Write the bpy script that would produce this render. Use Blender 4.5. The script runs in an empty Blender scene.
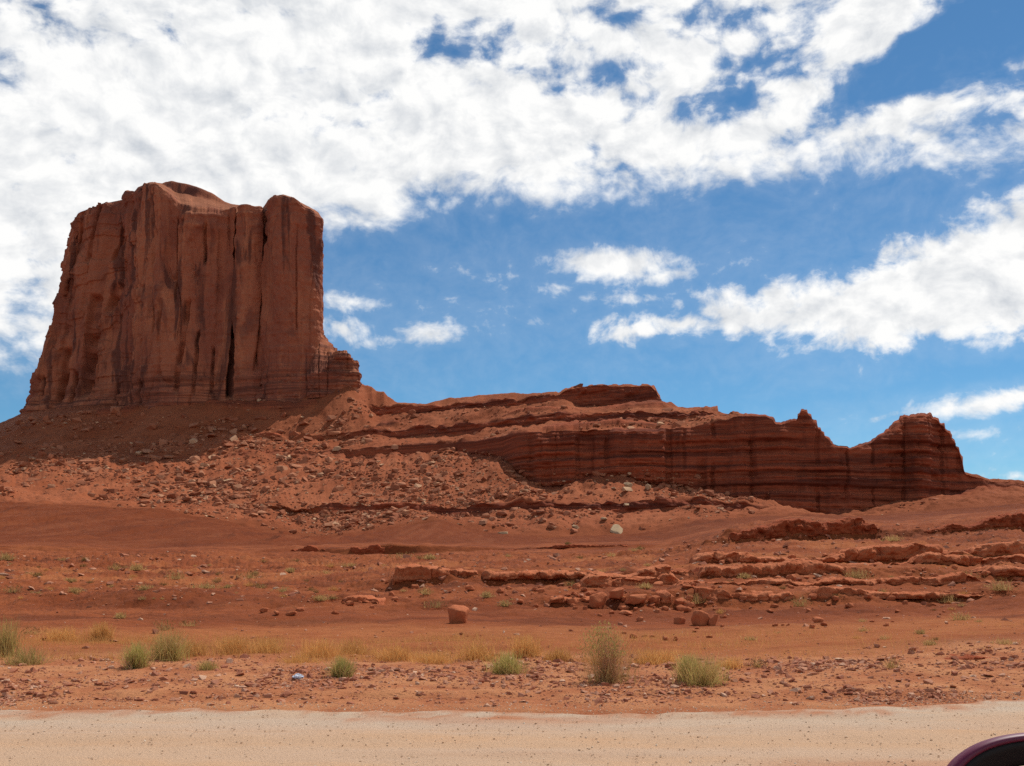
import bpy, bmesh, math, random
import numpy as np
from mathutils import Vector, Matrix
from mathutils.bvhtree import BVHTree

SC = bpy.context.scene
COL = SC.collection
R = math.radians
EYE, F, CX, HY = 1.7, 1050.0, 512.0, 560.0       # eye height, focal length in pixels, principal column, horizon row

# ------------------------------------------------------------------ camera
cam_d = bpy.data.cameras.new("camera")
cam = bpy.data.objects.new("camera", cam_d)
COL.objects.link(cam)
cam.location = (0, 0, EYE)
cam.rotation_euler = (R(90), 0, 0)
cam_d.sensor_width = 36.0
cam_d.lens = 36.0 * F / 1024.0
cam_d.shift_y = (HY - 383.0) / 1024.0
cam_d.clip_start = 0.05
cam_d.clip_end = 80000
SC.camera = cam

# ------------------------------------------------------------------ light and sky
SUN_AZ, SUN_EL = R(40), R(58)                     # to the right of straight ahead, behind the butte
to_sun = Vector((math.sin(SUN_AZ) * math.cos(SUN_EL), math.cos(SUN_AZ) * math.cos(SUN_EL), math.sin(SUN_EL)))
sun_d = bpy.data.lights.new("sun", 'SUN')
sun_d.energy = 3.5
sun_d.angle = R(0.53)
sun_d.color = (1.0, 0.95, 0.87)
sun = bpy.data.objects.new("sun", sun_d)
sun.rotation_euler = to_sun.to_track_quat('Z', 'Y').to_euler()
sun.location = (0, 0, 300)
COL.objects.link(sun)

vs = SC.view_settings
vs.view_transform = 'Standard'
vs.look = 'None'
vs.exposure = 0.15
vs.gamma = 1.0
vs.use_curve_mapping = False
SC.render.engine = 'CYCLES'
SC.cycles.max_bounces = 6
SC.cycles.diffuse_bounces = 4
SC.cycles.glossy_bounces = 2
SC.cycles.transmission_bounces = 2
SC.cycles.transparent_max_bounces = 4
SC.cycles.use_adaptive_sampling = True
SC.cycles.adaptive_threshold = 0.01
SC.cycles.use_denoising = False
SC.cycles.denoiser = 'OPENIMAGEDENOISE'
SC.cycles.denoising_input_passes = 'RGB_ALBEDO_NORMAL'

SKY_STRENGTH = 0.092
world = bpy.data.worlds.new("World")
SC.world = world
world.use_nodes = True
nt = world.node_tree
nt.nodes.clear()


class NB:
    """small helper to write node maths"""
    def __init__(self, tree):
        self.t = tree
        self.L = tree.links

    def n(self, kind, **kw):
        nd = self.t.nodes.new(kind)
        for k, v in kw.items():
            setattr(nd, k, v)
        return nd

    def put(self, sock, v):
        if isinstance(v, bpy.types.NodeSocket):
            self.L.new(v, sock)
        elif v is not None:
            sock.default_value = v

    def m(self, op, a, b=None, c=None, clamp=False):
        nd = self.n('ShaderNodeMath', operation=op)
        nd.use_clamp = clamp
        for i, v in enumerate((a, b, c)):
            if v is not None:
                self.put(nd.inputs[i], v)
        return nd.outputs[0]

    def ss(self, v, lo, hi, a=0.0, b=1.0):
        nd = self.n('ShaderNodeMapRange', interpolation_type='SMOOTHSTEP')
        for k, x in zip((0, 1, 2, 3, 4), (v, lo, hi, a, b)):
            self.put(nd.inputs[k], x)
        return nd.outputs[0]

    def lin(self, v, lo, hi, a=0.0, b=1.0):
        nd = self.n('ShaderNodeMapRange')
        for k, x in zip((0, 1, 2, 3, 4), (v, lo, hi, a, b)):
            self.put(nd.inputs[k], x)
        return nd.outputs[0]

    def mix(self, f, a, b, blend='MIX'):
        nd = self.n('ShaderNodeMix', data_type='RGBA', blend_type=blend)
        nd.clamp_factor = True
        self.put(nd.inputs[0], f)
        for s, v in ((nd.inputs[6], a), (nd.inputs[7], b)):
            if isinstance(v, bpy.types.NodeSocket):
                self.L.new(v, s)
            else:
                s.default_value = (*v[:3], 1)
        return nd.outputs[2]

    def xyz(self, x, y, z):
        nd = self.n('ShaderNodeCombineXYZ')
        for s, v in zip(nd.inputs, (x, y, z)):
            self.put(s, v)
        return nd.outputs[0]

    def noise(self, vec, scale, detail=4, rough=0.55, dist=0.0, color=False):
        nd = self.n('ShaderNodeTexNoise')
        if vec is not None:
            self.L.new(vec, nd.inputs['Vector'])
        nd.inputs['Scale'].default_value = scale
        nd.inputs['Detail'].default_value = detail
        nd.inputs['Roughness'].default_value = rough
        nd.inputs['Distortion'].default_value = dist
        return nd.outputs['Color' if color else 'Fac']

    def scale(self, vec, s):
        nd = self.n('ShaderNodeVectorMath', operation='MULTIPLY')
        self.L.new(vec, nd.inputs[0])
        nd.inputs[1].default_value = s
        return nd.outputs[0]

    def add(self, vec, s):
        nd = self.n('ShaderNodeVectorMath', operation='ADD')
        self.L.new(vec, nd.inputs[0])
        if isinstance(s, bpy.types.NodeSocket):
            self.L.new(s, nd.inputs[1])
        else:
            nd.inputs[1].default_value = s
        return nd.outputs[0]

    def attr(self, name):
        nd = self.n('ShaderNodeAttribute')
        nd.attribute_name = name
        return nd.outputs['Fac']


def sky_uv(px, py):
    u = math.atan((px - CX) / F)
    return u, (HY - py) / F * math.cos(u)


def build_sky():
    b = NB(nt)
    tc = b.n('ShaderNodeTexCoord')
    sep = b.n('ShaderNodeSeparateXYZ')
    b.L.new(tc.outputs['Generated'], sep.inputs[0])
    x, y, z = sep.outputs
    U = b.m('ARCTAN2', x, y)
    V = b.m('DIVIDE', z, b.m('SQRT', b.m('ADD', b.m('MULTIPLY', x, x), b.m('MULTIPLY', y, y))))
    Vc = b.m('MINIMUM', V, 6.0)

    def curve(pts):
        fc = b.n('ShaderNodeFloatCurve')
        cm = fc.mapping
        c = cm.curves[0]
        uv = [sky_uv(*p) for p in pts]
        co = [((u + 0.5), v / 0.6) for u, v in uv]
        while len(c.points) < len(co):
            c.points.new(0.5, 0.5)
        for p, q in zip(c.points, co):
            p.location = (min(1, max(0, q[0])), min(1, max(0, q[1])))
            p.handle_type = 'VECTOR'
        cm.update()
        b.L.new(b.m('ADD', U, 0.5), fc.inputs['Value'])
        return b.m('MULTIPLY', fc.outputs[0], 0.6)

    # broken edges come from noise over the sky directions
    vec = b.xyz(U, b.m('MULTIPLY', Vc, 1.2), 0.0)
    warp = b.noise(vec, 9.0, 3, 0.5, color=True)
    wv = b.n('ShaderNodeVectorMath', operation='MULTIPLY_ADD')
    b.L.new(warp, wv.inputs[0])
    wv.inputs[1].default_value = (0.05, 0.05, 0.0)
    b.L.new(vec, wv.inputs[2])
    wvec = wv.outputs[0]
    n1 = b.noise(wvec, 13.0, 8, 0.56)
    n2 = b.noise(wvec, 42.0, 6, 0.62)
    nn = b.m('ADD', b.m('MULTIPLY', b.m('SUBTRACT', n1, 0.5), 1.0), b.m('MULTIPLY', b.m('SUBTRACT', n2, 0.5), 0.75))

    wn = b.n('ShaderNodeVectorMath', operation='MULTIPLY_ADD')
    b.L.new(b.noise(vec, 40.0, 4, 0.55, color=True), wn.inputs[0])
    wn.inputs[1].default_value = (0.022, 0.022, 0.0)
    b.L.new(wvec, wn.inputs[2])

    def billow(v, sc):
        nd = b.n('ShaderNodeTexVoronoi', feature='SMOOTH_F1', voronoi_dimensions='2D')
        b.L.new(v, nd.inputs['Vector'])
        nd.inputs['Scale'].default_value = sc
        nd.inputs['Smoothness'].default_value = 0.6
        return b.m('SUBTRACT', 0.42, nd.outputs['Distance'])
    puff = b.m('ADD', b.m('MULTIPLY', billow(wn.outputs[0], 26.0), 0.30), b.m('MULTIPLY', billow(wn.outputs[0], 61.0), 0.22))
    nn = b.m('ADD', b.m('MULTIPLY', nn, 0.9), puff)

    def ell(px, py, rx, ry, rot=0.0):
        u0, v0 = sky_uv(px, py)
        rx, ry = rx / F, ry / F
        du, dv = b.m('SUBTRACT', U, u0), b.m('SUBTRACT', V, v0)
        c, s = math.cos(rot), math.sin(rot)
        a = b.m('ADD', b.m('MULTIPLY', du, c / rx), b.m('MULTIPLY', dv, s / rx))
        d = b.m('ADD', b.m('MULTIPLY', du, -s / ry), b.m('MULTIPLY', dv, c / ry))
        r = b.m('SQRT', b.m('ADD', b.m('MULTIPLY', a, a), b.m('MULTIPLY', d, d)))
        return b.m('SUBTRACT', 1.0, r), ry

    # the big sheet
    e1 = curve([(-40, 372), (0, 372), (40, 378), (120, 330), (250, 262), (325, 244), (372, 240), (400, 226), (425, 213), (520, 209),
                (620, 200), (700, 196), (760, 190), (830, 178), (900, 168), (960, 170), (1024, 174), (1060, 174)])
    s1 = b.m('MINIMUM', b.m('SUBTRACT', V, e1), 0.060)
    holes = [(482, 50, 120, 40, 0.0, .068), (765, 62, 100, 62, 0.5, .080), (875, 84, 120, 34, 0.38, .072), (1010, 15, 120, 72, 0.2, .17), (700, 18, 90, 30, 0.0, .060), (600, 12, 90, 30, 0, .055),
             (80, 10, 170, 40, 0, .036), (5, 95, 80, 110, 0, .036), (690, 110, 90, 34, 0, .055), (600, 78, 90, 34, 0, .055), (935, 58, 100, 40, .3, .11), (985, 110, 70, 40, 0, .06),
             (110, 215, 80, 16, 0, .05), (330, 120, 110, 80, 0, .025), (30, 290, 80, 60, 0, .03)]
    for px, py, rx, ry, rot, amp in holes:
        d, _ = ell(px, py, rx, ry, rot)
        s1 = b.m('SUBTRACT', s1, b.m('MULTIPLY', b.m('MAXIMUM', d, 0.0), amp))
    s1 = b.m('SUBTRACT', s1, b.ss(V, 0.60, 1.0, 0.0, 0.065))            # unseen cover overhead thinned to set the ambient light
    s1 = b.m('SUBTRACT', s1, b.ss(b.m('ABSOLUTE', U), 0.75, 1.3, 0.0, 0.045))  # cover out of frame at the sides and behind, thinned for softer ambient
    # the wedge to the right
    e2l = curve([(-40, 420), (560, 420), (580, 341), (600, 342), (650, 344), (700, 341), (780, 337), (830, 347), (870, 354), (950, 349), (1024, 340), (1060, 340)])
    e2u = curve([(-40, 440), (560, 430), (580, 332), (640, 314), (700, 297), (740, 288), (800, 282), (850, 266), (885, 242), (915, 232), (960, 220),
                 (1000, 194), (1024, 184), (1060, 170)])
    s2 = b.m('MINIMUM', b.m('MULTIPLY', b.m('SUBTRACT', V, e2l), 1.3), b.m('SUBTRACT', e2u, V))
    s2 = b.m('SUBTRACT', s2, b.ss(U, 0.8, 1.2, 0.0, 0.2))
    s2 = b.m('SUBTRACT', s2, b.ss(U, 0.078, 0.040, 0.0, 0.10))
    s2 = b.m('MINIMUM', b.m('ADD', s2, 0.002), b.ss(V, 0.6, 0.7, 0.045, -0.1))
    dbig = b.m('ADD', s1, b.m('MULTIPLY', b.m('MULTIPLY', nn, 0.115), b.ss(b.m('SUBTRACT', V, e1), -0.02, 0.07, 0.42, 1.0)))
    dband = b.m('ADD', s2, b.m('MULTIPLY', nn, 0.055))
    D = None
    for px, py, rx, ry, rot, gain in [(612, 264, 84, 22, -0.06, 1.25), (665, 275, 50, 12, 0.14, 1.1), (630, 299, 34, 10, 0, 1.0), (556, 288, 24, 9, 0, .7), (348, 302, 48, 12, -0.05, 1.1),
                                      (428, 334, 52, 15, 0.05, 1.0), (385, 340, 40, 10, 0.1, .75), (340, 328, 44, 14, -0.2, .9), (535, 322, 26, 6, -0.3, .6), (480, 328, 30, 6, 0, .35),
                                      (503, 277, 24, 6, 0, .35), (1000, 400, 120, 14, 0.13, 1.4), (878, 417, 52, 9, 0.05, .7), (965, 435, 44, 7, 0.03, .9), (1015, 475, 34, 6, 0, .9),
                                      (831, 373, 22, 6, 0.1, .6), (975, 343, 60, 10, 0, 1.0), (1020, 440, 30, 4, 0, .3), (593, 296, 12, 5, 0, .5), (872, 350, 26, 7, 0, .7),
                                      (462, 272, 10, 4, 0, .4), (905, 238, 26, 8, 0, .9), (790, 348, 24, 5, 0, .35), (500, 296, 60, 8, 0.1, .1)]:
        d, ry_ = ell(px, py, rx, ry, rot)
        d = b.m('MULTIPLY', d, ry_ * gain * 1.5)
        D = d if D is None else b.m('MAXIMUM', D, d)
    D = b.m('MINIMUM', D, 0.03)
    dsml = b.m('ADD', b.m('SUBTRACT', D, 0.002), b.m('MULTIPLY', nn, 0.024))
    dens = b.m('MAXIMUM', b.m('MAXIMUM', dbig, dband), dsml)
    crisp = b.ss(b.m('SUBTRACT', b.m('MAXIMUM', dband, dsml), dbig), -0.01, 0.02)
    fine = b.m('SUBTRACT', b.noise(b.add(wvec, (7.0, 3.0, 0)), 75.0, 5, 0.6), 0.5)
    dens = b.m('ADD', dens, b.m('MULTIPLY', fine, 0.034))
    mask = b.m('ADD', b.m('MULTIPLY', b.ss(dens, -0.009, 0.040), b.m('SUBTRACT', 1.0, crisp)), b.m('MULTIPLY', b.ss(dens, -0.004, 0.024), crisp))
    wisp = b.ss(dens, -0.026, 0.010, 0.0, 0.10)
    mask = b.m('MAXIMUM', mask, wisp)
    mask = b.m('MULTIPLY', mask, b.ss(V, -0.01, 0.02))
    # billows: lit on the sun's side, grey beneath
    off = b.add(wvec, (0.010, 0.018, 0.0))
    n1o = b.noise(off, 13.0, 8, 0.56)
    n3 = b.noise(b.add(wvec, (3.0, 1.0, 0)), 30.0, 5, 0.6)
    n3o = b.noise(b.add(off, (3.0, 1.0, 0)), 30.0, 5, 0.6)
    rel = b.m('ADD', b.m('MULTIPLY', b.m('SUBTRACT', n1, n1o), 0.75), b.m('MULTIPLY', b.m('SUBTRACT', n3, n3o), 0.55))
    woff = b.add(wn.outputs[0], (0.006, 0.011, 0.0))
    rel = b.m('ADD', rel, b.m('MULTIPLY', b.m('SUBTRACT', billow(wn.outputs[0], 26.0), billow(woff, 26.0)), 0.16))
    thick = b.ss(dens, 0.03, 0.13, 0.0, 1.0)
    big = b.noise(b.add(vec, (5.0, 2.0, 0)), 6.0, 3, 0.5)
    shade = b.m('ADD', b.m('SUBTRACT', 0.93, b.m('MULTIPLY', thick, b.lin(big, 0.36, 0.64, -0.03, 0.17))), rel)
    shade = b.m('MINIMUM', b.m('MAXIMUM', shade, 0.52), 1.0)
    cshade = b.mix(b.lin(shade, 0.55, 1.0), (0.50, 0.545, 0.61), (1.0, 1.0, 0.99))
    cl = b.n('ShaderNodeVectorMath', operation='SCALE')
    b.L.new(cshade, cl.inputs[0])
    b.put(cl.inputs['Scale'], 1.0 / SKY_STRENGTH * 0.90)

    sky = b.n('ShaderNodeTexSky', sky_type='NISHITA')
    sky.sun_disc = False
    sky.sun_elevation = SUN_EL
    sky.sun_rotation = SUN_AZ
    sky.altitude = 1600
    sky.air_density = 1.0
    sky.dust_density = 0.6
    sky.ozone_density = 2.0
    skyc = b.mix(1.0, sky.outputs[0], (0.46, 0.78, 0.92), 'MULTIPLY')
    col = b.mix(mask, skyc, cl.outputs[0])
    bg = b.n('ShaderNodeBackground')
    bg.inputs['Strength'].default_value = SKY_STRENGTH
    b.L.new(col, bg.inputs[0])
    out = b.n('ShaderNodeOutputWorld')
    b.L.new(bg.outputs[0], out.inputs[0])


build_sky()

# ------------------------------------------------------------------ numpy noise
def _h(xi, yi, zi, seed):
    h = (xi.astype(np.uint32) * np.uint32(374761393)) ^ (yi.astype(np.uint32) * np.uint32(668265263)) ^ (zi.astype(np.uint32) * np.uint32(2246822519))
    h = h + np.uint32((seed * 3266489917) & 0xffffffff)
    h = (h ^ (h >> np.uint32(15))) * np.uint32(2246822519)
    h = (h ^ (h >> np.uint32(13))) * np.uint32(3266489917)
    h = h ^ (h >> np.uint32(16))
    return h.astype(np.float32) * np.float32(2.0 / 4294967295.0) - np.float32(1.0)


def vn(x, y=0.0, z=0.0, seed=0):
    """value noise in -1..1"""
    x, y, z = np.broadcast_arrays(np.asarray(x, np.float64), np.asarray(y, np.float64), np.asarray(z, np.float64))
    x0, y0, z0 = np.floor(x), np.floor(y), np.floor(z)
    fx, fy, fz = x - x0, y - y0, z - z0
    xi, yi, zi = x0.astype(np.int64), y0.astype(np.int64), z0.astype(np.int64)
    w = lambda t: t * t * t * (t * (t * 6 - 15) + 10)
    fx, fy, fz = w(fx), w(fy), w(fz)
    r = 0
    flat_y, flat_z = not np.any(y), not np.any(z)
    for dx in (0, 1):
        wx = fx if dx else 1 - fx
        for dy in ((0,) if flat_y else (0, 1)):
            wy = fy if dy else 1 - fy
            for dz in ((0,) if flat_z else (0, 1)):
                wz = fz if dz else 1 - fz
                r = r + wx * wy * wz * _h(xi + dx, yi + dy, zi + dz, seed)
    return r


def fbm(x, y=0.0, z=0.0, oct=4, seed=0, gain=0.5, lac=2.03):
    a, s, t = 1.0, 0.0, 0.0
    x, y, z = np.asarray(x, float), np.asarray(y, float), np.asarray(z, float)
    for o in range(oct):
        s = s + a * vn(x, y, z, seed + o * 17)
        t += a
        a *= gain
        x, y, z = x * lac, y * lac, z * lac
    return s / t * 1.5


def sst(v, lo, hi):
    t = np.clip((np.asarray(v, float) - lo) / (hi - lo), 0, 1)
    return t * t * (3 - 2 * t)


def smooth1(a, s):
    """gaussian smoothing along axis 0"""
    if s <= 0:
        return a
    r = int(s * 3) + 1
    k = np.exp(-0.5 * (np.arange(-r, r + 1) / s) ** 2)
    k /= k.sum()
    p = np.concatenate([np.repeat(a[:1], r, 0), a, np.repeat(a[-1:], r, 0)], 0)
    return np.convolve(p, k, 'valid')


# ------------------------------------------------------------------ mesh helpers
def link_mesh(name, verts, faces, mat, parent=None, smooth=True, attrs=None):
    me = bpy.data.meshes.new(name)
    verts = np.asarray(verts, np.float32).reshape(-1, 3)
    faces = np.asarray(faces, np.int32)
    me.vertices.add(len(verts))
    me.vertices.foreach_set('co', verts.ravel())
    k = faces.shape[1]
    me.loops.add(faces.size)
    me.loops.foreach_set('vertex_index', faces.ravel())
    me.polygons.add(len(faces))
    me.polygons.foreach_set('loop_start', np.arange(0, faces.size, k, dtype=np.int32))
    me.polygons.foreach_set('use_smooth', np.full(len(faces), smooth, dtype=bool))
    for an, av in (attrs or {}).items():
        a = me.attributes.new(an, 'FLOAT', 'POINT')
        a.data.foreach_set('value', np.asarray(av, np.float32).ravel())
    me.update(calc_edges=True)
    me.validate()
    me.materials.append(mat)
    o = bpy.data.objects.new(name, me)
    COL.objects.link(o)
    if parent:
        o.parent = parent
    return o


def grid_faces(nr, nc, wrap=False, r0=0, r1=None, c0=0, c1=None, flip=False):
    r1 = nr if r1 is None else r1
    c1 = nc if c1 is None else c1
    rr = np.arange(r0, r1 - 1)
    cc = np.arange(c0, c1 if wrap else c1 - 1)
    a, c = np.meshgrid(rr, cc, indexing='ij')
    a, c = a.ravel(), c.ravel()
    d = (c + 1) % nc
    f = np.stack([a * nc + c, a * nc + d, (a + 1) * nc + d, (a + 1) * nc + c], 1)
    return f[:, ::-1] if flip else f


def compact(verts, faces, attrs):
    used = np.zeros(len(verts), bool)
    used[faces.ravel()] = True
    mp = np.cumsum(used) - 1
    return verts[used], mp[faces], {k: np.asarray(v).ravel()[used] for k, v in attrs.items()}


def grid_normals(P):
    du = np.gradient(P, axis=1)
    dv = np.gradient(P, axis=0)
    n = np.cross(du, dv)
    n /= np.linalg.norm(n, axis=2, keepdims=True) + 1e-9
    return n


def tag(o, label=None, cat=None, group=None, kind=None):
    if label:
        o['label'] = label
    if cat:
        o['category'] = cat
    if group:
        o['group'] = group
    if kind:
        o['kind'] = kind
    return o


def empty(name, loc=(0, 0, 0)):
    o = bpy.data.objects.new(name, None)
    o.location = loc
    o.empty_display_size = 0.2
    COL.objects.link(o)
    return o


# ------------------------------------------------------------------ materials
def new_mat(name):
    m = bpy.data.materials.new(name)
    m.use_nodes = True
    m.node_tree.nodes.clear()
    return m, NB(m.node_tree)


def finish(b, col, rough=0.95, bump=None, bump_d=0.1, strength=1.0, spec=0.15, metallic=0.0):
    p = b.n('ShaderNodeBsdfPrincipled')
    b.put(p.inputs['Base Color'], col if isinstance(col, bpy.types.NodeSocket) else (*col, 1))
    b.put(p.inputs['Roughness'], rough)
    b.put(p.inputs['Specular IOR Level'], spec)
    b.put(p.inputs['Metallic'], metallic)
    if bump is not None:
        bp = b.n('ShaderNodeBump')
        bp.inputs['Strength'].default_value = strength
        bp.inputs['Distance'].default_value = bump_d
        b.L.new(bump, bp.inputs['Height'])
        b.L.new(bp.outputs[0], p.inputs['Normal'])
    o = b.n('ShaderNodeOutputMaterial')
    b.L.new(p.outputs[0], o.inputs[0])
    return p


def obj_coord(b):
    return b.n('ShaderNodeTexCoord').outputs['Object']


def mat_butte():
    m, b = new_mat("red_sandstone")
    c = obj_coord(b)
    streak = b.noise(b.scale(c, (0.075, 0.075, 0.010)), 1.0, 4, 0.58, 0.7)
    streak2 = b.noise(b.scale(c, (0.3, 0.3, 0.02)), 1.0, 3, 0.55)
    patch = b.noise(b.scale(c, (0.03, 0.03, 0.02)), 1.0, 4, 0.55)
    band = b.noise(b.scale(c, (0.01, 0.01, 0.22)), 1.0, 5, 0.7)
    fine = b.noise(c, 0.9, 6, 0.7)
    patch2 = b.noise(b.scale(c, (0.06, 0.06, 0.035)), 1.0, 5, 0.6, 0.8)
    wide = b.noise(b.scale(c, (0.055, 0.055, 0.006)), 1.0, 5, 0.62, 0.5)
    col = b.mix(b.ss(patch, 0.38, 0.62), (0.300, 0.098, 0.056), (0.400, 0.138, 0.070))
    col = b.mix(b.ss(wide, 0.50, 0.62, 0, 0.75), col, (0.50, 0.185, 0.090))
    col = b.mix(b.ss(patch2, 0.54, 0.68, 0, 0.65), col, (0.175, 0.064, 0.043))
    col = b.mix(b.ss(streak, 0.52, 0.63, 0, 0.85), col, (0.095, 0.038, 0.029))
    col = b.mix(b.ss(streak2, 0.58, 0.78, 0, 0.18), col, (0.44, 0.165, 0.088))
    col = b.mix(b.ss(band, 0.54, 0.68, 0, 0.35), col, (0.20, 0.068, 0.040))
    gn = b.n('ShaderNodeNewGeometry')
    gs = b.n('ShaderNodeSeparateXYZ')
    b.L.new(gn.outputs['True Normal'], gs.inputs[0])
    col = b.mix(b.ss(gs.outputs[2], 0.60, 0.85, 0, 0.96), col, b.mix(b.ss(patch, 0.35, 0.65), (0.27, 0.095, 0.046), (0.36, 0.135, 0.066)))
    ly = b.attr('layered')
    lay = b.noise(b.scale(c, (0.02, 0.02, 0.55)), 1.0, 4, 0.6)
    col = b.mix(b.m('MULTIPLY', ly, b.ss(lay, 0.42, 0.60, 0.0, 0.8)), col, (0.120, 0.042, 0.027))
    col = b.mix(b.ss(fine, 0.3, 0.7, 0.0, 0.25), col, (0.22, 0.080, 0.046))
    h = b.m('ADD', b.m('MULTIPLY', fine, 0.8), b.m('MULTIPLY', b.noise(c, 3.0, 4, 0.6), 0.3))
    finish(b, col, 0.95, h, 0.6, 0.6, 0.1)
    return m


def mat_hill():
    """talus, shale and cliff rock; the vertex attributes say which ground a place has"""
    m, b = new_mat("talus_and_shale")
    c = obj_coord(b)
    n_b = b.noise(c, 0.035, 5, 0.6)
    n_m = b.noise(c, 0.35, 6, 0.65)
    n_f = b.noise(c, 1.6, 5, 0.7)
    tal = b.mix(b.ss(n_b, 0.35, 0.65), (0.292, 0.081, 0.033), (0.352, 0.109, 0.047))
    tal = b.mix(b.ss(n_m, 0.5, 0.72, 0, 0.5), tal, (0.205, 0.062, 0.029))
    tal = b.mix(b.ss(n_f, 0.58, 0.75, 0, 0.5), tal, (0.39, 0.155, 0.080))
    soil = b.mix(b.ss(n_b, 0.3, 0.7), (0.205, 0.052, 0.018), (0.270, 0.074, 0.028))
    soil = b.mix(b.ss(n_m, 0.45, 0.75, 0, 0.35), soil, (0.165, 0.042, 0.016))
    # layers of the cliff: by height, each bed with its own tone
    warp = b.noise(b.scale(c, (0.02, 0.02, 0.05)), 1.0, 3, 0.5)
    sp = b.n('ShaderNodeSeparateXYZ')
    b.L.new(c, sp.inputs[0])
    zz = b.m('ADD', sp.outputs[2], b.m('MULTIPLY', warp, 3.0))
    bed = b.noise(b.xyz(b.m('MULTIPLY', sp.outputs[0], 0.03), 0.0, zz), 0.33, 5, 0.72)
    bed2 = b.noise(b.xyz(b.m('MULTIPLY', sp.outputs[0], 0.035), 4.0, zz), 0.95, 3, 0.6)
    rock = b.mix(b.ss(bed, 0.37, 0.63), (0.350, 0.086, 0.038), (0.125, 0.033, 0.019))
    rock = b.mix(b.ss(bed2, 0.55, 0.70, 0, 0.40), rock, (0.42, 0.125, 0.060))
    st = b.noise(b.scale(c, (0.11, 0.11, 0.022)), 1.0, 6, 0.68, 0.5)
    rock = b.mix(b.ss(st, 0.55, 0.72, 0, 0.5), rock, (0.090, 0.029, 0.019))
    col = b.mix(b.attr('soil'), tal, soil)
    col = b.mix(b.attr('rock'), col, rock)
    h = b.m('ADD', b.m('MULTIPLY', n_m, 1.0), b.m('MULTIPLY', n_f, 0.5))
    finish(b, col, 0.97, h, 0.8, 0.6, 0.08)
    return m


def mat_soil():
    m, b = new_mat("red_soil")
    c = obj_coord(b)
    n_b = b.noise(c, 0.10, 4, 0.55)
    n_m = b.noise(c, 0.9, 6, 0.62)
    n_f = b.noise(c, 9.0, 6, 0.7)
    n_s = b.noise(c, 34.0, 3, 0.65)
    soil = b.mix(b.ss(n_b, 0.35, 0.65), (0.228, 0.055, 0.0175), (0.275, 0.075, 0.025))
    soil = b.mix(b.ss(n_m, 0.45, 0.72, 0, 0.55), soil, (0.205, 0.046, 0.016))
    soil = b.mix(b.ss(n_f, 0.55, 0.78, 0, 0.35), soil, (0.37, 0.120, 0.050))
    n_w = b.noise(b.scale(c, (0.10, 0.30, 0.3)), 1.0, 6, 0.68, 0.4)
    soil = b.mix(b.ss(n_w, 0.49, 0.62, 0, 0.85), soil, (0.145, 0.037, 0.014))
    n_v = b.noise(b.scale(c, (0.45, 0.9, 1.0)), 1.0, 5, 0.65, 0.5)
    soil = b.mix(b.ss(n_v, 0.53, 0.66, 0, 0.55), soil, (0.175, 0.050, 0.021))
    soil = b.mix(b.ss(n_w, 0.47, 0.33, 0, 0.5), soil, (0.345, 0.115, 0.046))
    verge = b.mix(b.ss(n_m, 0.38, 0.62), (0.375, 0.128, 0.054), (0.470, 0.195, 0.086))
    verge = b.mix(b.ss(n_s, 0.54, 0.68, 0, 0.5), verge, (0.225, 0.064, 0.029))
    verge = b.mix(b.ss(n_f, 0.58, 0.74, 0, 0.5), verge, (0.52, 0.245, 0.118))
    sand = b.mix(b.ss(n_m, 0.4, 0.65), (0.390, 0.134, 0.046), (0.335, 0.102, 0.034))
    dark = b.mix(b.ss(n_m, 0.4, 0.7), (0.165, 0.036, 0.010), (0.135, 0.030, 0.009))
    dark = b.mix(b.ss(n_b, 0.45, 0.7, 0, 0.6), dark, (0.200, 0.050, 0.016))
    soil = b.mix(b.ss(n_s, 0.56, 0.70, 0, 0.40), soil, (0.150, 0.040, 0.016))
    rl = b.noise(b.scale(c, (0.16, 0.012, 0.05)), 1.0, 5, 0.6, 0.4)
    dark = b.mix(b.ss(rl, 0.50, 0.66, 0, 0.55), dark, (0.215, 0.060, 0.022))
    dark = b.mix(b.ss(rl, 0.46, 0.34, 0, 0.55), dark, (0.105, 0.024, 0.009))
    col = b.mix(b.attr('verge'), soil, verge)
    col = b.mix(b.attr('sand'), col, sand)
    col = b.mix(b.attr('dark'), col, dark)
    h = b.m('ADD', b.m('MULTIPLY', n_f, 0.045), b.m('MULTIPLY', n_s, 0.010))
    h = b.m('ADD', h, b.m('MULTIPLY', n_m, 0.25))
    finish(b, col, 0.97, h, 1.0, 0.9, 0.08)
    return m


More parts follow.
